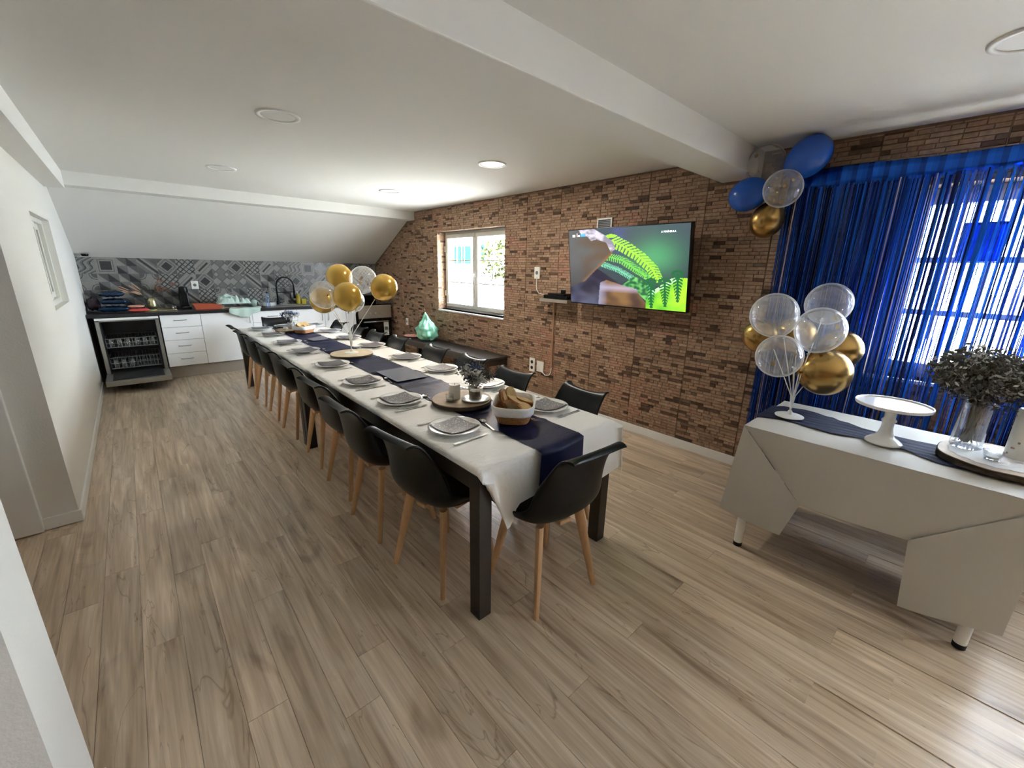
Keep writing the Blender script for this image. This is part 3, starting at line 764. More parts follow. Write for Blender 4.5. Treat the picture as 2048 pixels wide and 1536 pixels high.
PRY = [1.597, 2.203, 2.781, 3.355, 4.08, 4.69, 5.30, 5.96]
for i in range(8): setting(1.112 + (i > 2) * .02, PLY[i], -PI / 2, 'at the %s place from near end, white wall side' % ORD[i])
for i in range(8): setting(1.725 if i == 0 else 1.752, PRY[i], PI / 2, 'at the %s place from near end, brick wall side' % ORD[i])
setting(1.44, 6.05, PI, 'at the far head of the table')

# ------------------------------------------------------------------ table centre pieces
def disc(name, c, r, h, label, cat='board', wood=None):
    t = thing(name, label, cat, c)
    MB().lathe([(r * .985, 0), (r, .004), (r, h - .003), (r * .985, h)], 48).build('board', wood or M_wood, t, smooth=False, auto=True)
    g = random.Random(int(c[1] * 100))
    MB().lathe([(r * 1.003, .002), (r * 1.012, h * .5), (r * 1.003, h - .004)], 48, cap0=False, cap1=False).build('bark_edge', M_bark, t, auto=True)
    return t
ZR = ZT + .012
disc('wooden_disc', (1.385, 1.975, ZR), .178, .026, 'round wooden slab under the candle and the flower pot, near end of the table')
disc('wooden_disc', (1.402, 3.72, ZR), .182, .022, 'round pale wooden slab under the table balloon stand', wood=M_woodpale)
disc('wooden_disc', (1.375, 5.58, ZR), .16, .02, 'round wooden slab under the blue flowers at the far end of the table')
ZD = ZR + .026
def bouquet(name, label, c, r, h, z0, pal, n, leaf, seed, stems=9, rz=None, cat='flowers', spread=1.0):
    t = thing(name, label, cat, c); g = random.Random(seed)
    s = MB()
    for k in range(stems):
        a = g.uniform(0, 2 * PI); q = r * spread * g.uniform(.1, .7)
        s.tube([(.008 * math.cos(a + 1), .008 * math.sin(a + 1), 0.004), (.012 * math.cos(a), .012 * math.sin(a), z0 * .6), (q * math.cos(a), q * math.sin(a), z0 + h * .4)], .0016, 5)
    s.build('stems', M_stem, t)
    for k, mt in enumerate(pal):
        m = MB(); cnt = n // len(pal)
        for _ in range(max(2, int(cnt / 45))):
            d = Vector((g.gauss(0, .5), g.gauss(0, .5), g.gauss(0, .45)))
            if d.length > 1: d.normalize()
            cc = (d.x * r * .8, d.y * r * .8, z0 + h * .5 + d.z * h * .42)
            leaves(m, g, cc, r * .34, r * .34, h * .26, 45, leaf, .1)
        o = m.build('foliage', mt, t); o['kind'] = 'stuff'
    return t
def tumbler(name, label, c, r, h, cat='glass', fill=None, taper=.9, wall=.003):
    t = thing(name, label, cat, c)
    MB().lathe([(r * taper * .2, .0006), (r * taper, .0006), (r, h), (r - wall, h), (r * taper - wall, .006), (.0005, .006)], 28, cap0=True, cap1=False).build('glass_wall', M_glass, t, smooth=False, auto=True)
    if fill:
        MB().lathe([(r * taper - wall - .001, .008), (r * .97 - wall, h * .72)], 24).build('filling', fill, t, auto=True)
    return t
# near disc: candle, tealight, flower pot on a glass saucer
t = thing('pillar_candle', 'white pillar candle on the near wooden slab beside the flower pot', 'candle', (1.35, 2.00, ZD))
MB().lathe([(.034, 0), (.0345, .003), (.0345, .083), (.032, .087), (.02, .083), (.001, .082)], 28).build('wax', M_wax, t, auto=True)
MB().tube([(0, 0, .082), (.001, 0, .092)], .0013, 6).build('wick', M_hole, t)
t = tumbler('tealight_glass', 'small clear tealight glass at the left edge of the near wooden slab', (1.292, 1.965, ZD), .025, .042, 'candle holder')
MB().lathe([(.018, .007), (.018, .017)], 20).build('tealight', M_wax, t, auto=True)
t = thing('glass_saucer', 'clear glass saucer under the flower pot on the near wooden slab', 'saucer', (1.425, 1.89, ZD))
MB().lathe([(.05, .0), (.082, .009), (.084, .011), (.05, .003), (.001, .003)], 32, cap1=False).build('saucer_dish', M_plate, t, smooth=True)
t = tumbler('flower_pot', 'glass pot filled with beige sand holding the near dried flowers', (1.425, 1.89, ZD + .004), .044, .078, 'vase', M_wood)
bouquet('dried_flowers', 'small bunch of grey and blue dried flowers on the near wooden slab', (1.425, 1.89, ZD + .068), .115, .125, .03, [M_leafd, M_leafb, M_leafw, M_leafd, M_leafw], 1900, .011, 5)
# far disc
tumbler('flower_pot', 'glass pot holding the blue flowers at the far end of the table', (1.40, 5.60, ZR + .02), .038, .085, 'vase', M_liner)
bouquet('dried_flowers', 'bunch of blue and white dried flowers at the far end of the table', (1.40, 5.60, ZR + .088), .11, .14, .04, [M_leafb, M_leafb, M_leafw], 900, .013, 8)
tumbler('tealight_glass', 'small clear tealight glass on the far wooden slab by the blue flowers', (1.315, 5.53, ZR + .02), .026, .045, 'candle holder', M_wax)
# bread baskets
def basket(c, rz, w, d, h, label, blabel, grp, loaf, seed):
    t = thing('bread_basket', label, 'basket', c, rz)
    def sup(a, w_, d_): 
        ca, sa = math.cos(a), math.sin(a); return (w_ * math.copysign(abs(ca) ** .55, ca), d_ * math.copysign(abs(sa) ** .55, sa))
    m = MB(); n = 40
    for k in range(9):
        f = k / 8; s = .74 + .20 * f
        pts = [(*sup(2 * PI * i / n, w * s + .0025 * math.sin(i * PI + k * PI), d * s), .006 + f * h * .62) for i in range(n)]
        m.tube(pts, .0055, 6, close=True)
    m.prism([sup(2 * PI * i / n, w * .73, d * .73) for i in range(n)], 'z', .001, .006)
    m.build('wicker_body', M_wicker, t, smooth=True)
    l = MB()
    prof = [(.955, .50), (1.0, .58), (1.02, .80), (1.03, 1.0), (.99, 1.02), (.95, .96), (.86, .5), (.78, .16), (.3, .14)]
    def lf(u, v):
        i = v * (len(prof) - 1); k = min(int(i), len(prof) - 2); f = i - k
        s = prof[k][0] * (1 - f) + prof[k + 1][0] * f; z = prof[k][1] * (1 - f) + prof[k + 1][1] * f
        x, y = sup(2 * PI * u, w * s, d * s); wv = .004 * noise.noise(Vector((x * 30, y * 30, z * 6)))
        return (x * (1 + wv * 4), y * (1 + wv * 4), z * h + wv)
    l.grid(lf, 48, 16).build('cloth_liner', M_liner, t, smooth=True, weld=.0003)
    g = random.Random(seed); q = Matrix.Rotation(rz, 3, 'Z')
    for k in range(len(loaf)):
        dx, dy, tilt, yaw, r = loaf[k]
        m = MB(); pts = []
        for i in range(18):
            a = 2 * PI * i / 18; pts.append((r * math.cos(a) * 1.0, r * .78 * math.sin(a) + (.006 if math.sin(a) > .5 else 0)))
        m.cur = 0; m.prism(pts, 'z', -.006, .006)
        m.m = [0, 0] + [1] * (len(m.f) - 2)
        p = Vector(c) + q @ Vector((dx, dy, h * .72 + .55 * r * abs(math.sin(tilt))))
        o = m.build('bread_slice', [M_bread, M_crust], bevel=.002); o.location = p; o.rotation_euler = (tilt, 0, yaw + rz)
        tag(o, blabel[k], 'bread', grp)
PLB = ['at the back', 'second from the back', 'leaning right of the middle', 'lying in front of the tall ones', 'lowest at the front left', 'at the left edge', 'lowest at the front right']
basket((1.445, 1.57, ZR), .74, .150, .112, .100, 'wicker bread basket with white cloth liner at the near end of the runner',
       ['toasted bread slice in the near basket, ' + s for s in PLB], 'bread slices in the near basket',
       [(-.03, .045, 1.25, .05, .062), (.035, .06, 1.2, -.2, .058), (.085, .025, 1.15, -.3, .058), (.03, -.015, .42, .3, .068), (-.045, -.05, .25, -.2, .058), (-.09, .0, .9, 1.1, .055), (.07, -.055, .3, .5, .056)], 4)
basket((1.47, 5.34, ZR), .6, .125, .09, .085, 'wicker bread basket with white liner at the far end of the table',
       ['golden bread slice in the far basket, ' + s for s in PLB], 'bread slices in the far basket',
       [(-.05, .02, 1.0, .2, .045), (.0, .03, 1.1, -.1, .045), (.055, .02, 1.0, -.3, .045), (.02, -.02, .5, .3, .045), (-.04, -.03, .3, -.2, .044), (-.085, .0, .7, 1.1, .04), (.075, -.03, .3, .5, .042)], 9)

# ------------------------------------------------------------------ balloons
def balloon(c, r, tip, mt, label, group, conf=0, squash=1.0, seed=1):
    """tip: point the knot is turned to"""
    d = (Vector(tip) - Vector(c)).normalized()
    t = thing('balloon', label, 'balloon', c, 0, group)
    prof = []
    for k in range(19):
        a = PI * k / 18; z = -math.cos(a); rr_ = math.sin(a)
        if z > 0: z2 = z * 1.12; rr_ *= (1 - .10 * z ** 3)
        else: z2 = z
        prof.append((max(r * rr_, .0004), r * z2 * squash))
    b = MB().lathe(prof, 32, ax=d, cap0=False, cap1=False).build('balloon_skin', mt, t, smooth=True)
    e = d * (r * 1.12 * squash)
    MB().lathe([(.004, -.006), (.006, 0), (.0035, .006), (.010, .014)], 10, c=e, ax=d).build('knot', mt if mt is not M_clear else M_string, t, smooth=True)
    if conf:
        g = random.Random(seed); m = MB()
        for _ in range(conf):
            p = Vector((g.gauss(0, 1), g.gauss(0, 1), g.gauss(0, 1) - .2)).normalized() * r * .965
            nrm = p.normalized(); a = nrm.orthogonal().normalized(); bb = nrm.cross(a); s = g.uniform(.006, .014)
            m.add([p + (a * math.cos(w) + bb * math.sin(w)) * s for w in [2 * PI * i / 6 for i in range(6)]], [tuple(range(6))])
        o = m.build('confetti', M_conf, t); o['kind'] = 'stuff'
    return Vector(c) + e * 1.04
# table stand
def stand(c, label, tips, hub_h, rb, waist=None):
    t = thing('balloon_stand', label, 'stand', c)
    MB().lathe([(rb, 0), (rb, .004), (rb * .9, .007), (.016, .012), (.011, .03), (.009, .034)], 36).build('base', M_string, t, auto=True)
    for p in tips:
        q = Vector(p) - Vector(c); MB().tube([(0, 0, .02), (q.x * .08, q.y * .08, hub_h), (q.x, q.y, q.z)], .0028, 6).build('stick', M_string, t)
    return t
SB = (1.402, 3.72, ZR + .022); hub = Vector((1.40, 3.72, .98))
G1 = [((1.47, 4.05, 1.451), .117, M_goldlatex, 'gold balloon at the top left of the table bunch', 0),
      ((1.625, 3.875, 1.429), .122, M_clear, 'clear balloon with flecks at the top of the table bunch, beside the top gold one', 14),
      ((1.722, 3.652, 1.37), .117, M_goldlatex, 'gold balloon at the right end of the table bunch, before the brick wall', 0),
      ((1.275, 3.935, 1.297), .118, M_clear, 'clear balloon at the left end of the table bunch', 6),
      ((1.404, 3.715, 1.294), .121, M_goldlatex, 'gold balloon at the front middle of the table bunch', 0),
      ((1.325, 4.12, 1.235), .120, M_goldlatex, 'gold balloon lowest and behind the left clear one of the table bunch', 0),
      ((1.55, 3.99, 1.235), .112, M_clear, 'clear balloon behind the front gold one of the table bunch', 8)]
tips = [balloon(c, r, hub, m, lb, 'balloons over the dining table', cf, seed=i) for i, (c, r, m, lb, cf) in enumerate(G1)]
stand(SB, 'clear stick balloon stand on the pale wooden slab in the middle of the long table', tips, .16, .06)
SB2 = (2.72, .60, .7625); hub2 = Vector((2.74, .60, .90))
G2 = [((2.687, .765, 1.332), .122, M_clear, 'clear balloon at the upper left of the dessert table bunch', 0),
      ((3.18, .62, 1.385), .125, M_clear, 'clear balloon highest at the back right of the dessert table bunch', 0),
      ((2.783, .554, 1.265), .122, M_clear, 'clear balloon with brown confetti dots at the front of the dessert table bunch', 22),
      ((2.611, .682, 1.116), .116, M_clear, 'clear balloon lowest on the left of the dessert table bunch', 6),
      ((2.849, .501, 1.022), .130, M_gold, 'gold balloon lowest at the front right of the dessert table bunch', 0),
      ((3.11, .50, 1.125), .114, M_gold, 'gold balloon at the right, half behind the lowest one of the dessert table bunch', 0),
      ((2.84, .86, 1.185), .10, M_gold, 'gold balloon peeping out left behind the clear ones of the dessert table bunch', 0),
      ((2.985, .715, 1.195), .11, M_gold, 'gold balloon hidden in the middle of the dessert table bunch', 0)]
tips = [balloon(c, r, hub2 + Vector((0, 0, .12)), m, lb, 'balloons over the dessert table', cf, squash=.97, seed=i + 20) for i, (c, r, m, lb, cf) in enumerate(G2)]
stand(SB2, 'white stick balloon stand on the left end of the dessert table', tips, .12, .072)
G3 = [((3.33, 1.165, 2.272), .118, M_clear, 'clear balloon tucked under the beam at the top of the wall bunch', 8, (3.3, 1.05, 2.14), 1.0),
      ((3.28, .905, 2.262), .113, M_blue, 'blue balloon highest at the right of the wall bunch', 0, (3.27, 1.06, 2.12), 1.15),
      ((3.28, 1.231, 2.077), .108, M_blue, 'blue balloon at the left of the wall bunch, against the bricks', 0, (3.25, 1.06, 2.12), 1.12),
      ((3.14, .975, 2.069), .110, M_clear, 'clear balloon full of gold confetti in the middle of the wall bunch', 26, (3.3, 1.05, 2.12), 1.0),
      ((3.33, 1.098, 1.905), .104, M_gold, 'gold balloon lowest of the wall bunch, left of the blue curtain', 0, (3.3, 1.05, 2.1), 1.08)]
for i, (c, r, m, lb, cf, tp, sq) in enumerate(G3): balloon(c, r, tp, m, lb, 'balloons on the brick wall', cf, squash=sq, seed=40 + i)
# ------------------------------------------------------------------ fringe curtain
def foil_mat():
    m = bpy.data.materials.new('blue_foil'); m.use_nodes = True; nt = m.node_tree; N = nt.nodes; L = nt.links; b = N['Principled BSDF']; out = N['Material Output']
    setin(b, Base_Color=srgb(22, 82, 190), Metallic=.75, Roughness=.22)
    a = N.new('ShaderNodeAttribute'); a.attribute_name = 'Col'; L.new(a.outputs[0], b.inputs['Base Color'])
    tr = N.new('ShaderNodeBsdfTranslucent'); L.new(a.outputs[0], tr.inputs[0])
    x = N.new('ShaderNodeMixShader'); x.inputs[0].default_value = .07; L.new(b.outputs[0], x.inputs[1]); L.new(tr.outputs[0], x.inputs[2]); L.new(x.outputs[0], out.inputs[0])
    return m
M_foil = foil_mat()
CX = 3.40
fc = thing('fringe_curtain', 'shiny blue foil fringe curtain hanging over the brick wall and window behind the dessert table', 'curtain', (CX, 0, 0))
BL = [srgb(18, 78, 178), srgb(14, 58, 140), srgb(24, 92, 200), srgb(14, 34, 88), srgb(52, 74, 150), srgb(10, 20, 52), srgb(18, 70, 150)]
g = random.Random(77); m = MB(); cols = []
def strip(y, x, w, z0, z1, tw, col, seg=12, lean=0):
    ph = g.uniform(0, 6); ps = []
    for k in range(seg + 1):
        f = k / seg; z = z1 + (z0 - z1) * f
        an = (g.uniform(-.5, .5) + tw * math.sin(f * 5 + ph)) * min(1, f * 3)
        yy = y + .008 * math.sin(f * 3 + ph) * f + lean * f; xx = x + .014 * math.sin(f * 4 + ph * 2) * f
        dy, dx = math.cos(an) * w / 2, math.sin(an) * w / 2
        ps += [(xx - dx, yy - dy, z), (xx + dx, yy + dy, z)]
    m.add(ps, [(2 * k, 2 * k + 1, 2 * k + 3, 2 * k + 2) for k in range(seg)]); cols.extend([col] * seg)
y = 1.015
while y > -1.25:
    dens = 1.0 if y > .36 else .9
    if g.random() < dens: strip(y, g.choice([-.03, -.012, .0, .014, .03]), g.uniform(.003, .007) if y > .36 else g.choice([.003, .004, .006, .008, .011]), g.uniform(.04, .12), 2.10, g.uniform(.2, 1.1), g.choice(BL))
    if y > .36 and g.random() < .65: strip(y, g.choice([.035, .045]), g.uniform(.004, .008), .06, 2.10, .5, g.choice(BL))
    if y <= .36 and g.random() < .5: strip(y + .003, g.choice([.035, .045, -.04]), g.uniform(.003, .006), g.uniform(.04, .1), 2.10, g.uniform(.2, .8), g.choice(BL))
    y -= g.uniform(.0028, .0052) if y > .36 else g.uniform(.0035, .0105)
for y, w in ((.64, .05), (.585, .035), (.74, .03), (.88, .022), (.47, .016), (.345, .02), (-.02, .014), (-.16, .018), (-.3, .02), (.07, .012)):
    strip(y, .02, w, .08, 2.10, .25, g.choice(BL[:3]))
for y in (.955, .45, .30): strip(y, -.035, .006, .05, 2.1, .3, srgb(200, 178, 190))
o = m.build('foil_strips', M_foil, fc, colors=cols); o['kind'] = 'stuff'
m = MB(); m.grid(lambda u, v: (.004 * math.sin(u * 90) + .006 * math.sin(u * 23), 1.02 - u * 2.28, 2.09 + v * .11 + .006 * math.sin(u * 14) * v), 90, 3)
m.build('header_band', M_foil, fc, smooth=True, colors=[BL[i % 3] for i in range(270)], solid=.001)
sq = thing('blue_foil_square', 'square dark blue foil sheet hung against the window behind the fringe curtain', 'decoration', (3.585, -.05, 1.645))
def sqf(u, v): return (.004 * math.sin(u * 9) * math.sin(v * 7), .20 - u * .17, v * .21)
m = MB(); m.grid(sqf, 10, 10); m.build('foil_sheet', M_foil, sq, smooth=True, colors=[srgb(24, 62, 160)] * 100, solid=.002)
MB().tube([(0, .115, .21), (0, .115, .40)], .0015, 5).build('string', M_string, sq)

# ------------------------------------------------------------------ dessert table
dt = thing('dessert_table', 'white round-legged table under the cream paper cloth in front of the blue curtain', 'table', (2.40, -.34, 0))
MB().box(0, .68, 0, 1.05, .715, .745).build('tabletop', M_trim, dt, bevel=.003)
for x in (.035, .645):
    for y in (.085, 1.0):
        l = MB().lathe([(.022, .022), (.031, .715)], 24, c=(x, y, 0)).build('leg', M_trim, dt, auto=True)
        MB().lathe([(.0225, 0), (.023, .024)], 24, c=(x, y, 0)).build('foot', M_hole, l, auto=True)
# cloth: top, hanging front, two corner ears, left end
c2 = thing('tablecloth', 'cream paper cloth on the dessert table with folded corner flaps hanging low', 'tablecloth', (0, 0, 0))
Z2 = .7495; fx = 2.388; yl, yr = .722, -.352
m = MB()
def top2(u, v):
    x = fx + u * (3.088 - fx); y = yl + v * (yr - yl)
    return (x, y, Z2 + .0022 * noise.noise(Vector((x * 5, y * 11, 0))) + .0012 * noise.noise(Vector((x * 22, y * 6, 5))))
m.grid(top2, 18, 40)
def patch(a, b, c, d, n=12, bow=.01, seed=0):
    a, b, c, d = map(Vector, (a, b, c, d))
    def f(u, v):
        p = a.lerp(b, u).lerp(d.lerp(c, u), v)
        p.x += -bow * math.sin(PI * u) * math.sin(PI * min(1, v * .7)) + .006 * noise.noise(Vector((p.y * 6, p.z * 6, seed))) * v
        return p
    m.grid(f, n, n)
patch((fx, yl, Z2), (fx, yr, Z2), (fx - .004, -.03, .425), (fx - .004, .40, .408), 24, .006, 1)
# right part of the front below the diagonal is the ear; left likewise
patch((fx - .004, yl, Z2), (fx - .012, .40, .408), (fx - .02, .455, .205), (fx - .004, .775, .215), 14, .012, 2)
patch((fx - .004, yr, Z2), (fx - .012, -.01, .428), (fx - .016, -.04, .10), (fx - .006, -.345, .165), 14, .012, 3)
patch((fx, yl, Z2), (3.088, yl, Z2), (3.06, yl + .06, .23), (fx + .0, .775, .215), 14, 0, 4)
patch((fx, yr, Z2), (3.088, yr, Z2), (3.06, yr - .05, .20), (fx + .0, -.345, .165), 14, 0, 5)
patch((3.088, yl, Z2), (3.088, yr, Z2), (3.095, yr, .42), (3.095, yl, .42), 14, 0, 6)
m.build('cloth_sheet', M_cloth2, c2, smooth=True)
def gz(u, v):
    y = .735 + v * (-.36 - .735); c = 2.735 + .06 * math.sin(v * 7) * (1 - v) + .02 * math.sin(v * 15)
    w = .155 - .075 * math.exp(-((v - .50) / .14) ** 2)
    x = c + (u - .5) * 2 * w
    return (x, y, Z2 + .0055 + .0055 * abs(noise.noise(Vector((x * 30, y * 4, 2)))) + .002 * math.sin(x * 130 + 6 * noise.noise(Vector((0, y * 5, 1)))))
gr = MB().grid(gz, 40, 60).build('gauze_runner', M_gauze, smooth=True)
tag(gr, 'crumpled navy gauze runner along the dessert table', 'runner')
cs = thing('cake_stand', 'white pedestal cake stand with a wide mirror-bright plate on the dessert table', 'cake stand', (2.655, .175, Z2 + .009))
MB().lathe([(.072, 0), (.074, .004), (.070, .010), (.058, .020), (.040, .032), (.030, .050), (.024, .075), (.023, .105), (.029, .112), (.029, .120), (.023, .127), (.024, .165), (.034, .180), (.05, .186)], 40).build('pedestal', M_plate, cs, smooth=True)
MB().lathe([(.03, .180), (.132, .186), (.144, .190), (.147, .200), (.145, .204), (.141, .203), (.138, .197), (.001, .195)], 48, cap1=False).build('cake_plate', M_plate, cs, smooth=False, auto=True)
sl = thing('wooden_slab', 'thick bark-edged round wood slab under the glass vase at the right end of the dessert table', 'board', (2.735, -.215, Z2 + .011))
RS = lambda a: .212 * (1 + .02 * math.sin(3 * a + 1) + .012 * math.sin(7 * a))
pts = [(RS(2 * PI * k / 56) * math.cos(2 * PI * k / 56), RS(2 * PI * k / 56) * math.sin(2 * PI * k / 56)) for k in range(56)]
MB().prism([(x * .985, y * .985) for x, y in pts], 'z', 0, .0285).build('slab_top', M_wood, sl)
m = MB(); n = 56; vs = [(x, y, z) for z in (.001, .013, .026) for x, y in pts]
m.add(vs, [(i * n + k, i * n + (k + 1) % n, (i + 1) * n + (k + 1) % n, (i + 1) * n + k) for i in range(2) for k in range(n)]).build('bark_edge', M_bark, sl, smooth=True)
ZS = Z2 + .011 + .0285
md = thing('paper_doily', 'white paper doily covering the wood slab on the dessert table', 'doily', (2.745, -.21, ZS))
MB().prism([(x * .80 * (1 + .03 * math.sin(k * 1.9)), y * .80 * (1 + .03 * math.sin(k * 1.9))) for k, (x, y) in enumerate(pts)], 'z', .0005, .0014).build('doily_sheet', M_liner, md)
vz = thing('glass_vase', 'tall clear glass vase holding the large dried bouquet on the dessert table', 'vase', (2.80, -.095, ZS + .0016))
MB().lathe([(.01, 0), (.052, 0), (.055, .004), (.055, .215), (.052, .215), (.052, .02), (.001, .018)], 36, cap1=False).build('glass_wall', M_glass, vz, auto=True)
bq = bouquet('dried_bouquet', 'large dark grey dried bouquet with pale seed heads in the tall glass vase', (2.80, -.095, ZS + .022), .185, .25, .19, [M_leafd, M_stem, M_leafd, M_leafd, M_leafw], 9000, .0115, 31, 26, spread=.5)
m = MB(); g = random.Random(12)
for k in range(60):
    a = g.uniform(0, 2 * PI); q = .19 * math.sqrt(g.random()); z = .32 + g.uniform(-.07, .11)
    d = Vector((math.cos(a), math.sin(a), g.uniform(-.2, .5))).normalized()
    m.blob((q * math.cos(a), q * math.sin(a), z), .008, .008, .022, 7, 5, Vector((0, 0, 1)).rotation_difference(d).to_matrix())
o = m.build('seed_heads', M_leafd, bq, smooth=True); o['kind'] = 'stuff'
m = MB()
for k in range(16):
    a = g.uniform(0, 2 * PI); q = .03 * g.random(); m.tube([(q * math.cos(a), q * math.sin(a), .0), (q * .9 * math.cos(a + 2), q * .9 * math.sin(a + 2), .13), (.045 * math.cos(a), .045 * math.sin(a), .26)], .0032, 5)
m.build('stem_bundle', M_stem, bq, smooth=True)
tg = tumbler('tealight_glass', 'rounded clear tealight glass in front of the vase on the dessert table', (2.675, -.178, ZS + .0016), .034, .042, 'candle holder', None, .72)
MB().lathe([(.019, .007), (.019, .016)], 20).build('tealight', M_wax, tg, auto=True)
wc = thing('pillar_candle', 'tall white pillar candle with raised dots beside the vase on the dessert table', 'candle', (2.80, -.262, ZS + .0016))
MB().lathe([(.048, 0), (.050, .004), (.050, .215), (.046, .222), (.02, .217), (.001, .216)], 36).build('wax', M_wax, wc, auto=True)
m = MB()
for k in range(26):
    a = k * 2.4; z = .02 + (k % 7) * .028; m.blob((.0495 * math.cos(a), .0495 * math.sin(a), z), .005, .005, .005, 6, 4)
o = m.build('raised_dots', M_leafp, wc, smooth=True); o['kind'] = 'stuff'

# ------------------------------------------------------------------ television
TVW, TVH = 1.23, .704
tv = thing('television', 'large flat television on the brick wall showing green ferns and brown rocks', 'television', (3.327, 2.202, 1.580))
tv.rotation_euler = (.014 * 0, -.145 * -1 * -1, .0)
# local frame: screen faces -x, width along y, height along z
def polyin(pts, x, y):
    c = False; j = len(pts) - 1
    for i in range(len(pts)):
        if (pts[i][1] > y) != (pts[j][1] > y) and x < (pts[j][0] - pts[i][0]) * (y - pts[i][1]) / (pts[j][1] - pts[i][1]) + pts[i][0]: c = not c
        j = i
    return c
def lerp3(a, b, t): t = max(0, min(1, t)); return tuple(p + (q - p) * t for p, q in zip(a, b))
ROCK1 = [(0, 0), (.25, .0), (.33, .07), (.42, .17), (.44, .25), (.40, .34), (.32, .46), (.26, .53), (.15, .69), (0, .78)]
ROCK1L = [(.10, 0), (.25, .0), (.33, .07), (.42, .17), (.44, .26), (.40, .30), (.36, .18), (.27, .13), (.22, .15), (.19, .10), (.12, .05)]
ROCK2 = [(.30, .70), (.36, .66), (.55, .74), (.62, .76), (.66, .86), (.70, .93), (.70, 1.0), (.28, 1.0)]
def seg(x, y, a, b):
    dx, dy = b[0] - a[0], b[1] - a[1]; t = ((x - a[0]) * dx + (y - a[1]) * dy) / (dx * dx + dy * dy); t = max(0, min(1, t))
    return t, math.hypot(x - a[0] - dx * t, (y - a[1] - dy * t)), (x - a[0]) * dy - (y - a[1]) * dx
def frond(x, y, path, w0, w1, n):
    best = None; N_ = len(path) - 1
    for i in range(N_):
        t, d, s = seg(x, y, path[i], path[i + 1])
        if best is None or d < best[0]: best = (d, (i + t) / N_, s)
    d, t, s = best; w = w0 + (w1 - w0) * t
    if d < w:
        k = (t * n - d / w * .9) % 1
        if d < .008: return 1.0
        if k < .62: return .75 + .35 * (1 - abs(k - .3) * 2)
    return 0
def screen_col(u, v):
    n = noise.noise(Vector((u * 9, v * 9, 1))) ; n2 = noise.noise(Vector((u * 30, v * 30, 5)))
    c = lerp3(srgb(56, 68, 74), srgb(42, 50, 54), v)
    gb = math.exp(-(((u - .76) / .17) ** 2 + ((v - .36) / .2) ** 2)); c = lerp3(c, srgb(70, 140, 92), gb * .85)
    bb = math.exp(-(((u - .46) / .06) ** 2 + ((v - .1) / .25) ** 2)); c = lerp3(c, srgb(66, 70, 122), bb * .6)
    if polyin([(.26, .50), (.50, .72), (.62, .78), (.30, 1), (0, 1), (0, .74), (.15, .66)], u, v):
        c = lerp3(srgb(36, 32, 46), srgb(84, 88, 112), max(0, (v - .74) * 2.2) + n * .5)
    f = frond(u, v, [(.34, .46), (.46, .52), (.58, .62), (.72, .75)], .035, .03, 26)
    if f: c = lerp3(c, srgb(110, 190, 150), f * .75)
    f = frond(u, v, [(.38, .36), (.50, .40), (.62, .52), (.70, .60)], .05, .035, 20)
    if f: c = lerp3(c, srgb(104, 184, 70), f * .9)
    f = frond(u, v, [(.40, .15), (.52, .24), (.64, .36), (.74, .50), (.79, .63)], .075, .04, 18)
    if f: c = lerp3(c, srgb(142, 210, 52), f)
    if v > .60 + .12 * (1 - u) + .02 * n and u > .70 and v > .86 - (u - .66) * 1.05 + .02 * n2:
        c = lerp3(srgb(84, 160, 44), srgb(150, 205, 46), (u - .7) * 2 + n * .9 + .2)
        if v < .92 - (u - .66) * 1.05: c = lerp3(c, srgb(190, 235, 190), .6)
    if polyin([(.50, .72), (.60, .60), (.70, .66), (.74, .80), (.70, .90), (.60, .78)], u, v): c = lerp3(srgb(30, 84, 50), srgb(100, 170, 90), n2 * 1.6 + .3)
    for cx, y0, y1, w in ((.735, .66, .98, .045), (.84, .66, .95, .05), (.93, .56, .88, .045)):
        f = frond(u, v, [(cx, y0), (cx + .01, y1)], w, .012, 9)
        if f: c = lerp3(c, srgb(22, 88, 46), min(1, f))
    if polyin(ROCK2, u, v): c = lerp3(srgb(112, 84, 52), srgb(66, 48, 40), (v - .74) * 3 + n); c = lerp3(c, srgb(170, 160, 185), max(0, .6 - abs(v - .76) * 9)); c = lerp3(c, srgb(130, 136, 166), max(0, (.37 - u) * 8))
    if polyin(ROCK1, u, v):
        c = lerp3(srgb(80, 80, 80), srgb(84, 64, 46), u * 2.4 - .1 + n * .5); c = lerp3(c, srgb(48, 46, 46), max(0, v - .4) * 1.6)
        t, d, s = seg(u, v, (.15, .69), (.43, .30))
        if d < .035: c = lerp3(c, srgb(140, 104, 66), .5 * (1 - d / .035))
        if polyin(ROCK1L, u, v): c = lerp3(srgb(186, 180, 192), srgb(120, 116, 130), .5 + n * 1.6 + n2)
    return c
m = MB(); NU, NV = 220, 124; sw, sh = TVW - .016, TVH - .018
m.grid(lambda u, v: (-.0255, sw / 2 - u * sw, sh / 2 - v * sh + .003), NU, NV)
m.build('screen', M_screen, tv, colors=[screen_col((i + .5) / NU, (j + .5) / NV) for j in range(NV) for i in range(NU)])
MB().box(-.025, .03, -TVW / 2, TVW / 2, -TVH / 2, TVH / 2).build('tv_case', M_screenfr, tv, bevel=.003)
MB().box(.03, .062, -.36, .36, -.24, .16).build('back_housing', M_screenfr, tv, bevel=.01)
MB().box(.06, .13, -.2, .2, -.12, -.02).box(.06, .20, -.2, .2, .04, .14).build('wall_mount', M_dark, tv)
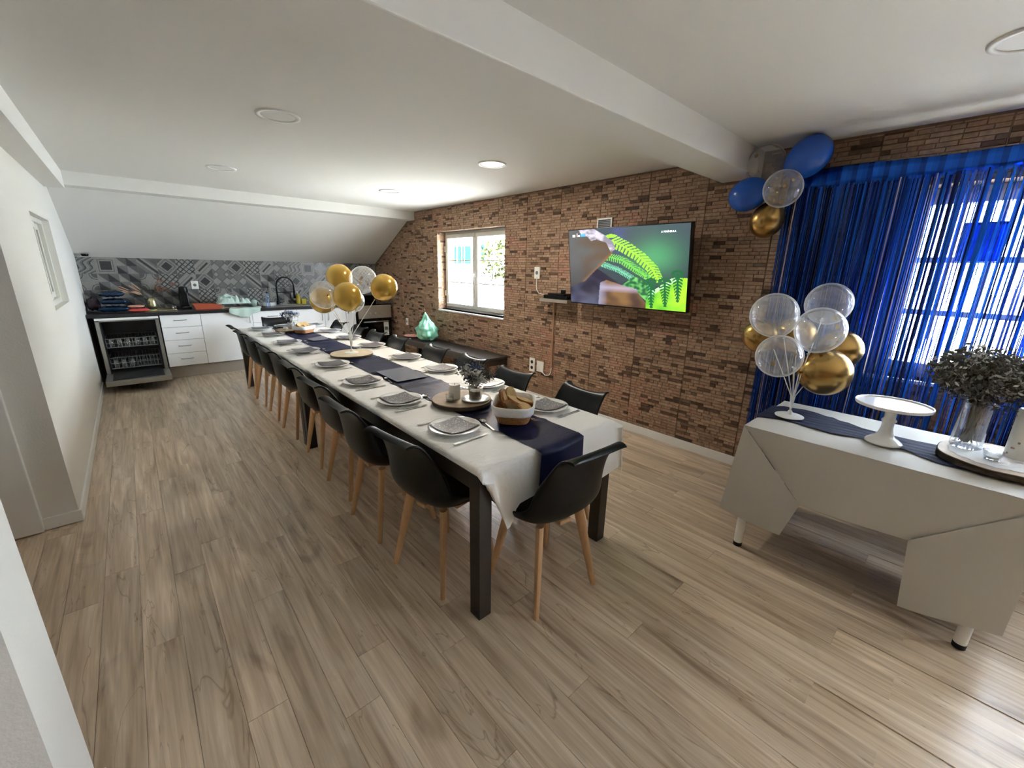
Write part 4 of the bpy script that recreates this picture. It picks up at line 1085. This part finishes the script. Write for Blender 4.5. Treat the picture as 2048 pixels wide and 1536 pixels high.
def text(body, size, y, z, parent, mt, name):
    cu = bpy.data.curves.new(name, 'FONT'); cu.body = body; cu.size = size; cu.extrude = .0004; cu.resolution_u = 2
    tmp = bpy.data.objects.new('t', cu); COL.objects.link(tmp); dg = bpy.context.evaluated_depsgraph_get()
    me = bpy.data.meshes.new_from_object(tmp.evaluated_get(dg)); bpy.data.objects.remove(tmp); bpy.data.curves.remove(cu)
    me.materials.clear(); me.materials.append(mt)
    o = link(name, me, parent, (-.0265, y, z)); o.rotation_euler = (PI / 2, 0, -PI / 2); return o
def uv(u, v): return (sw / 2 - u * sw, sh / 2 - v * sh)
y, z = uv(.80, .085); text('A PENÍNSULA', .021, y, z, tv, M_text, 'channel_caption')
y, z = uv(.076, .078); text('1', .046, y, z - .004, tv, M_text, 'channel_number')
y, z = uv(.038, .055); MB().box(-.0272, -.0262, y - .034, y, z - .022, z).build('channel_icon', M_texg, tv)
y, z = uv(.094, .062); MB().box(-.0272, -.0262, y - .020, y, z - .014, z).build('caption_mark', M_text, tv)
y, z = uv(.118, .052); MB().box(-.0272, -.0262, y - .060, y, z - .022, z).build('caption_strip', M_textb, tv)

# ------------------------------------------------------------------ things on the brick wall
XB = XW - .008
vf = thing('wall_vent', 'square white framed vent grille above the television', 'vent', (XB, 2.58, 1.872))
m = MB(); m.box(-.012, 0, -.088, .088, 0, .016).box(-.012, 0, -.088, .088, .154, .170).box(-.012, 0, -.088, -.072, .016, .154).box(-.012, 0, .072, .088, .016, .154)
m.build('vent_frame', M_socket, vf, bevel=.002)
MB().box(-.003, 0, -.072, .072, .016, .154).build('vent_backing', M_dark, vf)
for k in range(9): z = .020 + k * .0148; MB().box(-.008, -.004, -.072, .072, z, z + .008).build('slat', M_wire, vf)
ws = thing('wall_shelf', 'small grey floating shelf left of the television', 'shelf', (XB, 3.06, 1.215))
MB().box(-.17, 0, -.20, .20, 0, .034).build('shelf_board', M_plinth, ws, bevel=.002)
sb = thing('set_top_box', 'flat black set-top box on the small shelf beside the television', 'receiver', (XB - .09, 3.04, 1.2495))
MB().box(-.07, .07, -.17, .17, .003, .040).build('case', M_black, sb, bevel=.004)
for a in (-.15, .15): MB().lathe([(.008, 0), (.008, .004)], 10, c=(0, a, 0)).build('foot', M_hole, sb)
rt = thing('wifi_router', 'thin black router lying on top of the set-top box', 'router', (XB - .09, 3.05, 1.290))
MB().prism([(-.055, -.13), (.055, -.13), (.05, .11), (.02, .13), (-.045, .12)], 'z', 0, .016).build('case', M_black, rt, bevel=.004)
MB().box(.03, .045, -.06, .0, .014, .055).build('antenna_block', M_black, rt, bevel=.003)
def socket(name, label, y, z, n=1, h=.085, w=.085, plain=False):
    t = thing(name, label, 'socket', (XB, y, z))
    MB().box(-.012, 0, -w / 2, w / 2, -h / 2, h / 2).build('plate', M_socket, t, bevel=.003)
    for k in range(n):
        zz = (k - (n - 1) / 2) * .07
        if not plain: MB().lathe([(.021, 0), (.021, .002), (.017, .0022)], 20, c=(-.0125, 0, zz), ax=(-1, 0, 0)).build('recess', M_hole if n > 1 else M_wire, t, auto=True)
    return t
socket('wall_socket', 'white wall socket left of the television with a cable running down from it', 3.47, 1.515, 1, .13, .085)
socket('wall_socket', 'tall white double wall socket low on the brick wall', 3.50, .43, 2, .17, .09)
socket('junction_box', 'plain white junction box beside the low double socket', 3.365, .43, 1, .13, .11, True)
socket('wall_socket', 'small white wall socket above the far end of the dark bench', 6.62, .63, 1, .12, .07)
cd = MB().box(XB - .012, XB, 3.172, 3.196, .45, 1.214).build('cable_duct', M_conduit, bevel=.002)
tag(cd, 'thin brown cable duct running down the brick wall under the shelf', 'cable duct')
cb = MB().tube([(XB - .006, 3.184, .455), (XB - .008, 3.184, .40), (XB - .012, 3.21, .355), (XB - .016, 3.27, .345), (XB - .016, 3.33, .375), (XB - .014, 3.365, .395)], .0055, 8).build('white_cable', M_socket, smooth=True)
tag(cb, 'white cable looping from the duct to the junction box', 'cable')
cb = MB().tube([(XB - .014, 3.465, 1.47), (XB - .018, 3.462, 1.40), (XB - .02, 3.455, 1.33), (XB - .03, 3.41, 1.29), (XB - .06, 3.31, 1.283), (XB - .085, 3.215, 1.275)], .0045, 8).build('white_cable', M_socket, smooth=True)
tag(cb, 'white cable from the upper socket to the set-top box', 'cable')

# bench + bag
bn = thing('low_bench', 'long low dark brown bench against the brick wall under the window', 'bench', (3.125, 3.95, 0))
MB().box(0, .375, 0, 2.25, .435, .46).build('bench_top', M_bench, bn, bevel=.004)
m = MB(); m.box(.01, .03, .07, 2.18, .36, .435).box(.345, .365, .07, 2.18, .36, .435).box(.07, .305, .01, .03, .36, .435).box(.07, .305, 2.22, 2.24, .36, .435); m.build('apron', M_wenge, bn)
for x in (.006, .307):
    for y in (.006, 1.09, 2.182): MB().box(x, x + .062, y, y + .062, 0, .435).build('leg', M_wenge, bn, bevel=.003)
pb = thing('plastic_bag', 'mint green plastic carrier bag with a pointed knotted top on the bench', 'bag', (3.30, 5.60, .461))
def bagf(u, v):
    a = 2 * PI * u; z = v * .43
    pr = [(0, .02), (.03, .12), (.2, .155), (.45, .145), (.62, .10), (.75, .055), (.88, .03), (1, .004)]
    for k in range(len(pr) - 1):
        if pr[k][0] <= v <= pr[k + 1][0]:
            f = (v - pr[k][0]) / (pr[k + 1][0] - pr[k][0]); r = pr[k][1] * (1 - f) + pr[k + 1][1] * f
    r *= 1 + .22 * noise.noise(Vector((math.cos(a) * 2.5, math.sin(a) * 2.5, z * 9))) - .12 * abs(noise.noise(Vector((math.cos(a) * 4, math.sin(a) * 4, z * 16)))) + .10 * math.sin(a * 7 + z * 25) * v + .055 * math.sin(a * 13 + 4 * math.sin(z * 14)) * (.35 + v) + .05 * math.sin(z * 60 + 3 * math.sin(a * 2)) * (1 - v)
    return (r * math.cos(a), r * math.sin(a) * 1.15 + .05 * v * v, z)
b_ = MB().grid(bagf, 84, 40).build('bag_body', M_bag, pb, smooth=True, weld=.0003)
MB().tube([(0, .02, .33), (-.02, -.02, .39), (-.01, -.05, .30), (-.06, -.085, .22)], [.02, .014, .012, .004], 7).build('bag_handle', M_bag, pb, smooth=True)
pk = thing('pink_packet', 'flat pinkish packet at the far end of the dark bench', 'packet', (3.25, 6.02, .461), .3)
MB().blob((0, 0, .022), .10, .13, .020, 14, 8).build('packet_body', M_pinkpk, pk, smooth=True)
# ------------------------------------------------------------------ kitchen
YF = 7.20; ZW = .91
def handle_bar(parent, x, z, w, vertical=False):
    if vertical: MB().tube([(x, -.002, z - w / 2), (x, -.024, z - w / 2 + .02), (x, -.028, z), (x, -.024, z + w / 2 - .02), (x, -.002, z + w / 2)], .0045, 7).build('handle', M_alu, parent, smooth=True)
    else: MB().tube([(x - w / 2, -.002, z), (x - w / 2 + .02, -.022, z), (x, -.026, z), (x + w / 2 - .02, -.022, z), (x + w / 2, -.002, z)], .0045, 7).build('handle', M_alu, parent, smooth=True)
def cabinet(x0, x1, label, fronts):
    t = thing('base_cabinet', label, 'cabinet', (x0, YF, 0), 0, 'white kitchen base cabinets')
    w = x1 - x0
    MB().box(.003, w - .003, .02, .56, .165, .868).build('body', M_plinth, t)
    MB().box(0, w, .045, .06, 0, .160).build('plinth', M_plinth, t)
    for kind, a, b, z0, z1, hx, hz, hv in fronts:
        f = MB().box(a * w + .002, b * w - .002, 0, .019, z0 + .0022, z1 - .0022).build(kind, M_whitecab, t, bevel=.002)
        if hx is not None: handle_bar(f, a * w + (b - a) * w * hx, hz, .14, hv)
    return t
D4 = [(.868, .70), (.70, .525), (.525, .345), (.345, .165)]
cabinet(.222, .66, 'white four-drawer kitchen cabinet right of the open dishwasher', [('drawer', 0, 1, b, a, .48, (a + b) / 2 + .01, False) for a, b in D4])
cabinet(.66, 1.285, 'white kitchen cabinet with one wide plain door between the drawers and the sink unit', [('door', 0, 1, .165, .868, .93, .77, True)])
cabinet(1.285, 1.90, 'white kitchen cabinet with a top drawer over a door under the tap', [('drawer', 0, 1, .70, .868, .44, .785, False), ('door', 0, 1, .165, .70, .9, .60, True)])
cabinet(1.90, 2.84, 'white two-door kitchen cabinet with paired handles beside the cooker', [('door', 0, .45, .165, .868, .88, .74, True), ('door', .45, 1, .165, .868, .10, .74, True)])
wt = thing('worktop', 'long black kitchen worktop below the patterned tiles', 'worktop', (XL, 7.17, .87))
MB().box(.003, 3.325, 0, .62, 0, .04).build('worktop_slab', M_counter, wt, bevel=.003)
# dishwasher
dw = thing('dishwasher', 'open dishwasher full of clean glasses at the left end of the kitchen', 'dishwasher', (-.395, YF - .02, 0))
W_ = .605
m = MB(); m.box(0, .035, 0, .58, .10, .845).box(W_ - .035, W_, 0, .58, .10, .845).box(0, W_, 0, .58, .82, .845).box(.035, W_ - .035, .56, .58, .10, .82).box(.035, W_ - .035, 0.02, .56, .10, .13)
m.build('cabinet_shell', M_alu, dw)
MB().box(.0, W_, -.004, .10, .835, .862).build('top_strip', M_trim, dw, bevel=.002)
m = MB(); m.box(.036, .042, .01, .56, .13, .82).box(W_ - .042, W_ - .036, .01, .56, .13, .82).box(.042, W_ - .042, .552, .559, .13, .82).box(.042, W_ - .042, .01, .55, .813, .819); m.build('tub_lining', M_dark, dw)
MB().box(.0, W_, .03, .05, 0, .09).build('kick_plate', M_hole, dw)
dd = MB().box(-.005, W_ + .005, -.50, -.01, .105, .165).build('door', M_alu, dw, bevel=.004)
MB().box(.06, W_ - .06, -.44, -.05, .1655, .170).build('door_lining', M_dark, dd)
def rack(z, h, name):
    m = MB(); x0, x1, y0, y1 = .055, W_ - .055, .02, .54
    for zz in (z, z + h * .5, z + h): m.tube([(x0, y0, zz), (x1, y0, zz), (x1, y1, zz), (x0, y1, zz)], .0028, 5, close=True)
    for k in range(15):
        x = x0 + (x1 - x0) * k / 14; m.tube([(x, y0, z + h), (x, y0, z), (x, y1, z), (x, y1, z + h)], .0018, 4)
    for k in range(5):
        y = y0 + (y1 - y0) * (k + .5) / 5; m.tube([(x0, y, z), (x1, y, z)], .0018, 4)
    return m.build(name, M_wire, dw)
rack(.49, .11, 'upper_rack'); rack(.22, .14, 'lower_rack')
g = random.Random(61)
gm = MB().lathe([(.030, .0), (.036, .095), (.033, .095), (.028, .004)], 16, cap0=True, cap1=False).mesh('drinking_glass', M_glass, True)
k = 0
for lv, zz in (('upper', .4925), ('lower', .2225)):
    for i in range(6):
        for j in range(2):
            x = -.395 + .095 + i * .084 + g.uniform(-.005, .005); y = YF - .02 + .075 + j * .10
            if lv == 'lower' and i > 2: continue
            o = link('drinking_glass', gm); o.location = (x, y, zz + .001)
            tag(o, 'clear drinking glass in the %s dishwasher rack, %s from the left in the %s row' % (lv, ['first', 'second', 'third', 'fourth', 'fifth', 'last'][i], ['front', 'rear'][j]), 'glass', 'glasses in the %s dishwasher rack' % lv)
bw = MB().lathe([(.03, 0), (.05, .01), (.075, .06), (.072, .06), (.048, .014), (.001, .006)], 24, cap1=False).build('glass_bowl', M_glass, smooth=True); bw.location = (.08, YF + .26, .4945)
tag(bw, 'clear glass bowl at the right of the upper dishwasher rack', 'bowl')
pt = thing('oven_tray_rack', 'dark wire plate insert in the right half of the lower dishwasher rack', 'rack', (-.08, YF + .05, .2225))
m = MB()
for i in range(9): m.tube([(i * .024, 0, .002), (i * .024, 0, .11), (i * .024, .03, .12)], .0017, 4)
m.tube([(0, 0, .002), (.192, 0, .002)], .002, 4).tube([(0, 0, .06), (.192, 0, .06)], .002, 4).build('wires', M_wire, pt)
# cooker
ck = thing('cooker', 'freestanding cooker with black glass oven door in the right kitchen corner', 'cooker', (2.865, 7.13, 0))
m = MB(); m.box(0, .60, .03, .64, .04, .885).build('body', M_dark, ck, bevel=.003)
MB().box(-.002, .602, .0, .64, .886, .905).build('hob', M_blackgl, ck, bevel=.003)
MB().box(.004, .596, 0, .03, .685, .78).build('lower_panel', M_alu, ck, bevel=.002)
cp = MB().box(0, .60, -.004, .03, .66, .885).build('control_panel', M_plinth, ck, bevel=.003)
for k in range(3):
    x = .20 + k * .10; f = MB().lathe([(.021, 0), (.019, .018), (.012, .022)], 18, c=(x, -.004, .745), ax=(0, -1, 0)).build('knob', M_alu, cp, auto=True)
dr = MB().box(.006, .594, -.01, .03, .20, .655).build('oven_door', M_blackgl, ck, bevel=.004)
MB().tube([(.08, -.01, .60), (.08, -.045, .605), (.52, -.045, .605), (.52, -.01, .60)], .010, 8).build('handle', M_alu, dr, smooth=True)
MB().box(.438, .53, -.0125, -.0105, .345, .585).build('energy_label', M_liner, dr)
MB().box(.452, .516, -.0132, -.0126, .44, .50).build('label_print', M_wire, dr)
MB().box(.006, .594, -.008, .03, .045, .195).build('bottom_drawer', M_hole, ck, bevel=.003)
MB().box(.005, .595, .60, .64, .905, 1.02).build('lid', M_blackgl, ck, bevel=.004)
for x in (.04, .56):
    for y in (.07, .6): MB().lathe([(.018, 0), (.018, .042)], 12, c=(x, y, 0)).build('foot', M_hole, ck)
# tap, sink
ZK = ZW + .0005
fa = thing('kitchen_tap', 'tall black arched kitchen tap with a pull-down spring spout', 'tap', (1.76, 7.66, ZK))
MB().lathe([(.034, 0), (.034, .006), (.024, .01), (.024, .06), (.016, .07)], 20).build('base', M_black, fa, auto=True)
pts = [(0, 0, .06), (0, 0, .28)] + [(.125 - .125 * math.cos(a), -.03 * math.sin(a / 2), .30 + .14 * math.sin(a)) for a in [PI * k / 12 for k in range(13)]] + [(.25, -.03, .22)]
MB().tube(pts, .0115, 10).build('spout', M_black, fa, smooth=True)
MB().tube([(.25, -.03, .24), (.25, -.03, .10)], [.015, .019], 12).build('spray_head', M_black, fa, smooth=True)
MB().tube([(0, 0, .20), (.25, -.03, .205)], .006, 8).build('holder_arm', M_black, fa, smooth=True)
MB().tube([(.02, -.01, .035), (.09, -.03, .05)], .007, 8).build('lever', M_black, fa, smooth=True)
sk = thing('sink', 'stainless steel sink rim and drainer let into the worktop under the tap', 'sink', (1.72, 7.30, ZK))
m = MB(); m.box(-.20, .42, 0, .03, 0, .006).box(-.20, .42, .27, .30, 0, .006).box(-.20, -.17, .03, .27, 0, .006).box(.39, .42, .03, .27, 0, .006); m.build('rim', M_alu, sk, bevel=.002)
MB().box(-.17, .39, .03, .27, .0003, .0015).build('bowl_bottom', M_dark, sk)
# things on the worktop
def pillow(name, label, cat, c, sx, sy, sz, mt, rz=0, grp=None, seal=True):
    t = thing(name, label, cat, c, rz, grp)
    def f(u, v):
        a, b = u * 2 - 1, v * 2 - 1; return a, b
    m = MB()
    for s in (-1, 1):
        def fn(u, v, s=s):
            a, b = u * 2 - 1, v * 2 - 1; h = ((1 - a ** 4) * (1 - b ** 4)) ** .42
            return (a * sx * (1 - .06 * b * b), b * sy * (1 - .06 * a * a), sz + s * sz * h * (.80 + .26 * noise.noise(Vector((a * 4 + c[0] * 9, b * 4 + c[2] * 40, s))) - .30 * abs(noise.noise(Vector((a * 5, b * 5 + c[2] * 30, s + 5))))) * .96)
        m.grid(fn, 14, 12)
    m.build('packet_body', mt, t, smooth=True, weld=.0004)
    return t
BLU = ['lowest', 'second lowest', 'topmost']
for k, (x, y, z, rz) in enumerate(((-.20, 7.42, 0, .1), (-.17, 7.44, .092, -.25), (-.20, 7.47, .184, .3))):
    pillow('snack_bag', 'shiny blue snack bag, %s of the pile at the left end of the worktop' % BLU[k], 'snack bag', (x, y, ZK + z), .155 - .018 * k, .11, .0455, M_bluepk, rz, 'blue snack bags on the worktop')
pillow('dark_bag', 'dark maroon bag between the blue snack bags and the white wall', 'bag', (-.385, 7.60, ZK), .065, .14, .10, M_maroon, .1)
pillow('red_packet', 'red and orange snack packet lying beside the blue snack bags', 'packet', (.035, 7.36, ZK), .11, .075, .026, M_redpk, .15)
pillow('pink_packet', 'pale pink packet lying on the red snack packet', 'packet', (.02, 7.38, ZK + .0525), .085, .065, .020, M_pinkpk, -.1)
cbd = thing('chopping_board', 'pale chopping board lying along the worktop under the metal vase', 'board', (.26, 7.42, ZK))
MB().box(-.19, .17, -.10, .12, 0, .016).build('board', M_champ, cbd, bevel=.005)
vv = thing('metal_vase', 'champagne metal vase with rust dried flowers on the kitchen worktop', 'vase', (.19, 7.66, ZK))
MB().lathe([(.042, 0), (.058, .03), (.060, .06), (.048, .12), (.042, .155), (.039, .155), (.045, .12), (.05, .03), (.001, .01)], 28, cap1=False).build('vase_body', M_champ, vv, smooth=True)
fb = thing('dried_flowers', 'rust and cream dried flowers with long pampas plumes in the champagne vase', 'flowers', (.19, 7.66, ZK + .02))
g = random.Random(9); m = MB(); mp_ = MB(); ml = MB()
for k in range(11):
    a = PI + g.uniform(-.5, .4); ln = g.uniform(.20, .40); el = g.uniform(.35, 1.0)
    e = (ln * math.cos(el) * math.cos(a), -.06 + .05 * g.random(), .14 + ln * math.sin(el) * .75)
    m.tube([(0, 0, .01), (e[0] * .15, 0, .15), e], .0018, 5)
    dv = Vector((e[0], e[1], e[2] - .13)).normalized(); mp_.blob(Vector(e) - dv * .04, .010, .010, .055, 7, 6, Vector((0, 0, 1)).rotation_difference(dv).to_matrix())
for k in range(14):
    a = g.uniform(-.5, .6); ln = g.uniform(.10, .26); el = g.uniform(.5, 1.3)
    e = (ln * math.cos(el) * 1.3 + .02, -.03, .15 + ln * math.sin(el)); m.tube([(0, 0, .01), (e[0] * .15, 0, .15), e], .0016, 5)
    leaves(ml, g, e, .035, .03, .035, 22, .011, .2)
m.build('stems', M_stem, fb); o = mp_.build('plumes', M_leafp, fb, smooth=True); o['kind'] = 'stuff'; o = ml.build('blossoms', M_leafr, fb); o['kind'] = 'stuff'
cm = thing('coffee_machine', 'slim black capsule coffee machine standing on the worktop below the socket', 'coffee machine', (.55, 7.58, ZK))
MB().box(-.055, .055, -.12, .14, 0, .03).build('base', M_black, cm, bevel=.006)
MB().box(-.05, .05, .02, .14, .03, .24).build('column', M_black, cm, bevel=.012)
MB().lathe([(.052, 0), (.056, .03), (.05, .075), (.03, .09)], 20, c=(0, -.03, .225)).build('brew_head', M_black, cm, auto=True)
MB().lathe([(.035, 0), (.035, .004)], 18, c=(0, -.07, .03)).build('drip_tray', M_alu, cm)
tumbler('small_glass', 'small clear glass on the worktop left of the coffee machine', (.41, 7.45, ZK), .03, .055)
rd = thing('roasting_dish', 'rectangular terracotta oven dish on the worktop', 'dish', (.78, 7.40, ZK))
m = MB(); a, b = (.17, .10), (.145, .08); P = lambda s, z: [(s[0] * x, s[1] * y, z) for x, y in ((-1, -1), (1, -1), (1, 1), (-1, 1))]
m.add(P(b, 0) + P(a, .075) + P((.158, .088), .075) + P((.135, .07), .012), [(3, 2, 1, 0)] + [(i, (i + 1) % 4, 4 + (i + 1) % 4, 4 + i) for i in range(4)] + [(4 + i, 4 + (i + 1) % 4, 8 + (i + 1) % 4, 8 + i) for i in range(4)] + [(8 + i, 8 + (i + 1) % 4, 12 + (i + 1) % 4, 12 + i) for i in range(4)] + [(12, 13, 14, 15)])
m.build('dish_body', M_terra, rd, bevel=.006)
MB().box(-.145, .145, -.076, .076, .05, .056).build('food', M_crust, rd)
# mint towels: one draped over a board, one over the edge of the worktop
tb = thing('wooden_board', 'wooden board leaning under the mint tea towel', 'board', (1.08, 7.42, ZK))
MB().box(-.17, .12, -.09, .09, 0, .02).box(-.20, -.10, -.05, .05, .02, .05).build('board', M_wood, tb, bevel=.004)
def tw1(u, v):
    x = -.20 + u * .44; y = -.17 + v * .30
    h = .055 + .10 * math.exp(-((u - .35) / .28) ** 2) * math.sin(PI * v) + .09 * abs(noise.noise(Vector((u * 6, v * 5, 2)))) + .03 * noise.noise(Vector((u * 13, v * 11, 7)))
    z = h * min(1, 2.8 * (1 - abs(2 * u - 1)) + .42) ; z = max(z, .004)
    if y < -.142: z = .0535
    return (x, y, z)
tt = MB().grid(tw1, 44, 30).build('tea_towel', M_green, smooth=True, solid=.003); tt.location = (1.09, 7.45, ZK + .018)
tag(tt, 'mint green tea towel heaped over the wooden board', 'towel')
def tw2(u, v):
    s = v * (.29 + .055 * math.sin(PI * u) + .02 * noise.noise(Vector((u * 6, 0, 3)))); x = 1.02 + u * .40 + .02 * math.sin(v * 5)
    x += -.02 * (s > .2) * (s - .2) * 4
    if s < .24: return (x, 7.40 - s, ZK + .006 + .010 * (1 + math.sin(u * 15 + v * 3)) * .5)
    return (x, 7.160 - .006 - .006 * math.sin(u * 17), ZK + .004 - (s - .24) * (.9 + .3 * math.sin(u * 4)))
t2 = MB().grid(tw2, 30, 24).build('tea_towel', M_green, smooth=True, solid=.003)
tag(t2, 'mint green tea towel hanging over the front edge of the worktop', 'towel')
mg = thing('white_mug', 'white mug standing upside down right of the tea towels', 'mug', (1.41, 7.62, ZK)); MB().lathe([(.04, 0), (.036, .09), (.03, .094)], 20).build('mug_body', M_green, mg, auto=True)
MB().tube([(.036, 0, .07), (.06, 0, .06), (.06, 0, .03), (.038, 0, .02)], .005, 7).build('handle', M_green, mg, smooth=True)
sp = thing('plate_stack', 'low stack of clean white dishes on the sink drainer', 'dishes', (1.58, 7.52, ZK))
for k in range(4): MB().lathe([(.07, k * .013), (.115, k * .013 + .012), (.113, k * .013 + .014), (.066, k * .013 + .004)], 28).build('dish', M_plate, sp, smooth=True)
wbt = thing('water_bottle', 'small bluish plastic water bottle by the sink', 'bottle', (1.535, 7.30, ZK))
MB().lathe([(.028, 0), (.031, .01), (.031, .11), (.026, .13), (.031, .15), (.030, .175), (.012, .20), (.012, .21)], 20).build('bottle_body', M_bottle, wbt, smooth=True)
MB().lathe([(.014, .21), (.014, .228)], 14).build('cap', M_bluepk, wbt)
ds = thing('soap_bottle', 'yellow green dish soap bottle right of the kitchen tap', 'bottle', (2.07, 7.66, ZK))
MB().lathe([(.034, 0), (.038, .02), (.036, .11), (.026, .14), (.013, .155), (.013, .17)], 20).build('bottle_body', M_soap, ds, smooth=True)
MB().tube([(0, 0, .165), (0, 0, .20), (-.03, -.01, .205)], .006, 7).build('pump', M_wax, ds, smooth=True)
ds2 = thing('sponge_holder', 'small yellow sponge beside the dish soap', 'sponge', (2.14, 7.62, ZK)); MB().box(-.035, .035, -.02, .02, 0, .09).build('sponge', M_soap, ds2, bevel=.006)
ts = thing('wall_socket', 'white socket on the patterned tiles above the coffee machine', 'socket', (.715, YK - .0046, 1.23))
MB().box(-.043, .043, -.011, 0, -.058, .058).build('plate', M_socket, ts, bevel=.003)
MB().lathe([(.021, 0), (.021, .002), (.016, .0022)], 20, c=(0, -.0112, 0), ax=(0, -1, 0)).build('recess', M_wire, ts, auto=True)
sd = thing('spot_lamp', 'small black round spot lamp under the sloped ceiling in the left kitchen corner', 'lamp', (-.36, 7.70, 1.628)); MB().lathe([(.03, -.03), (.036, -.005), (.036, .0)], 20).build('lamp_body', M_black, sd, auto=True)
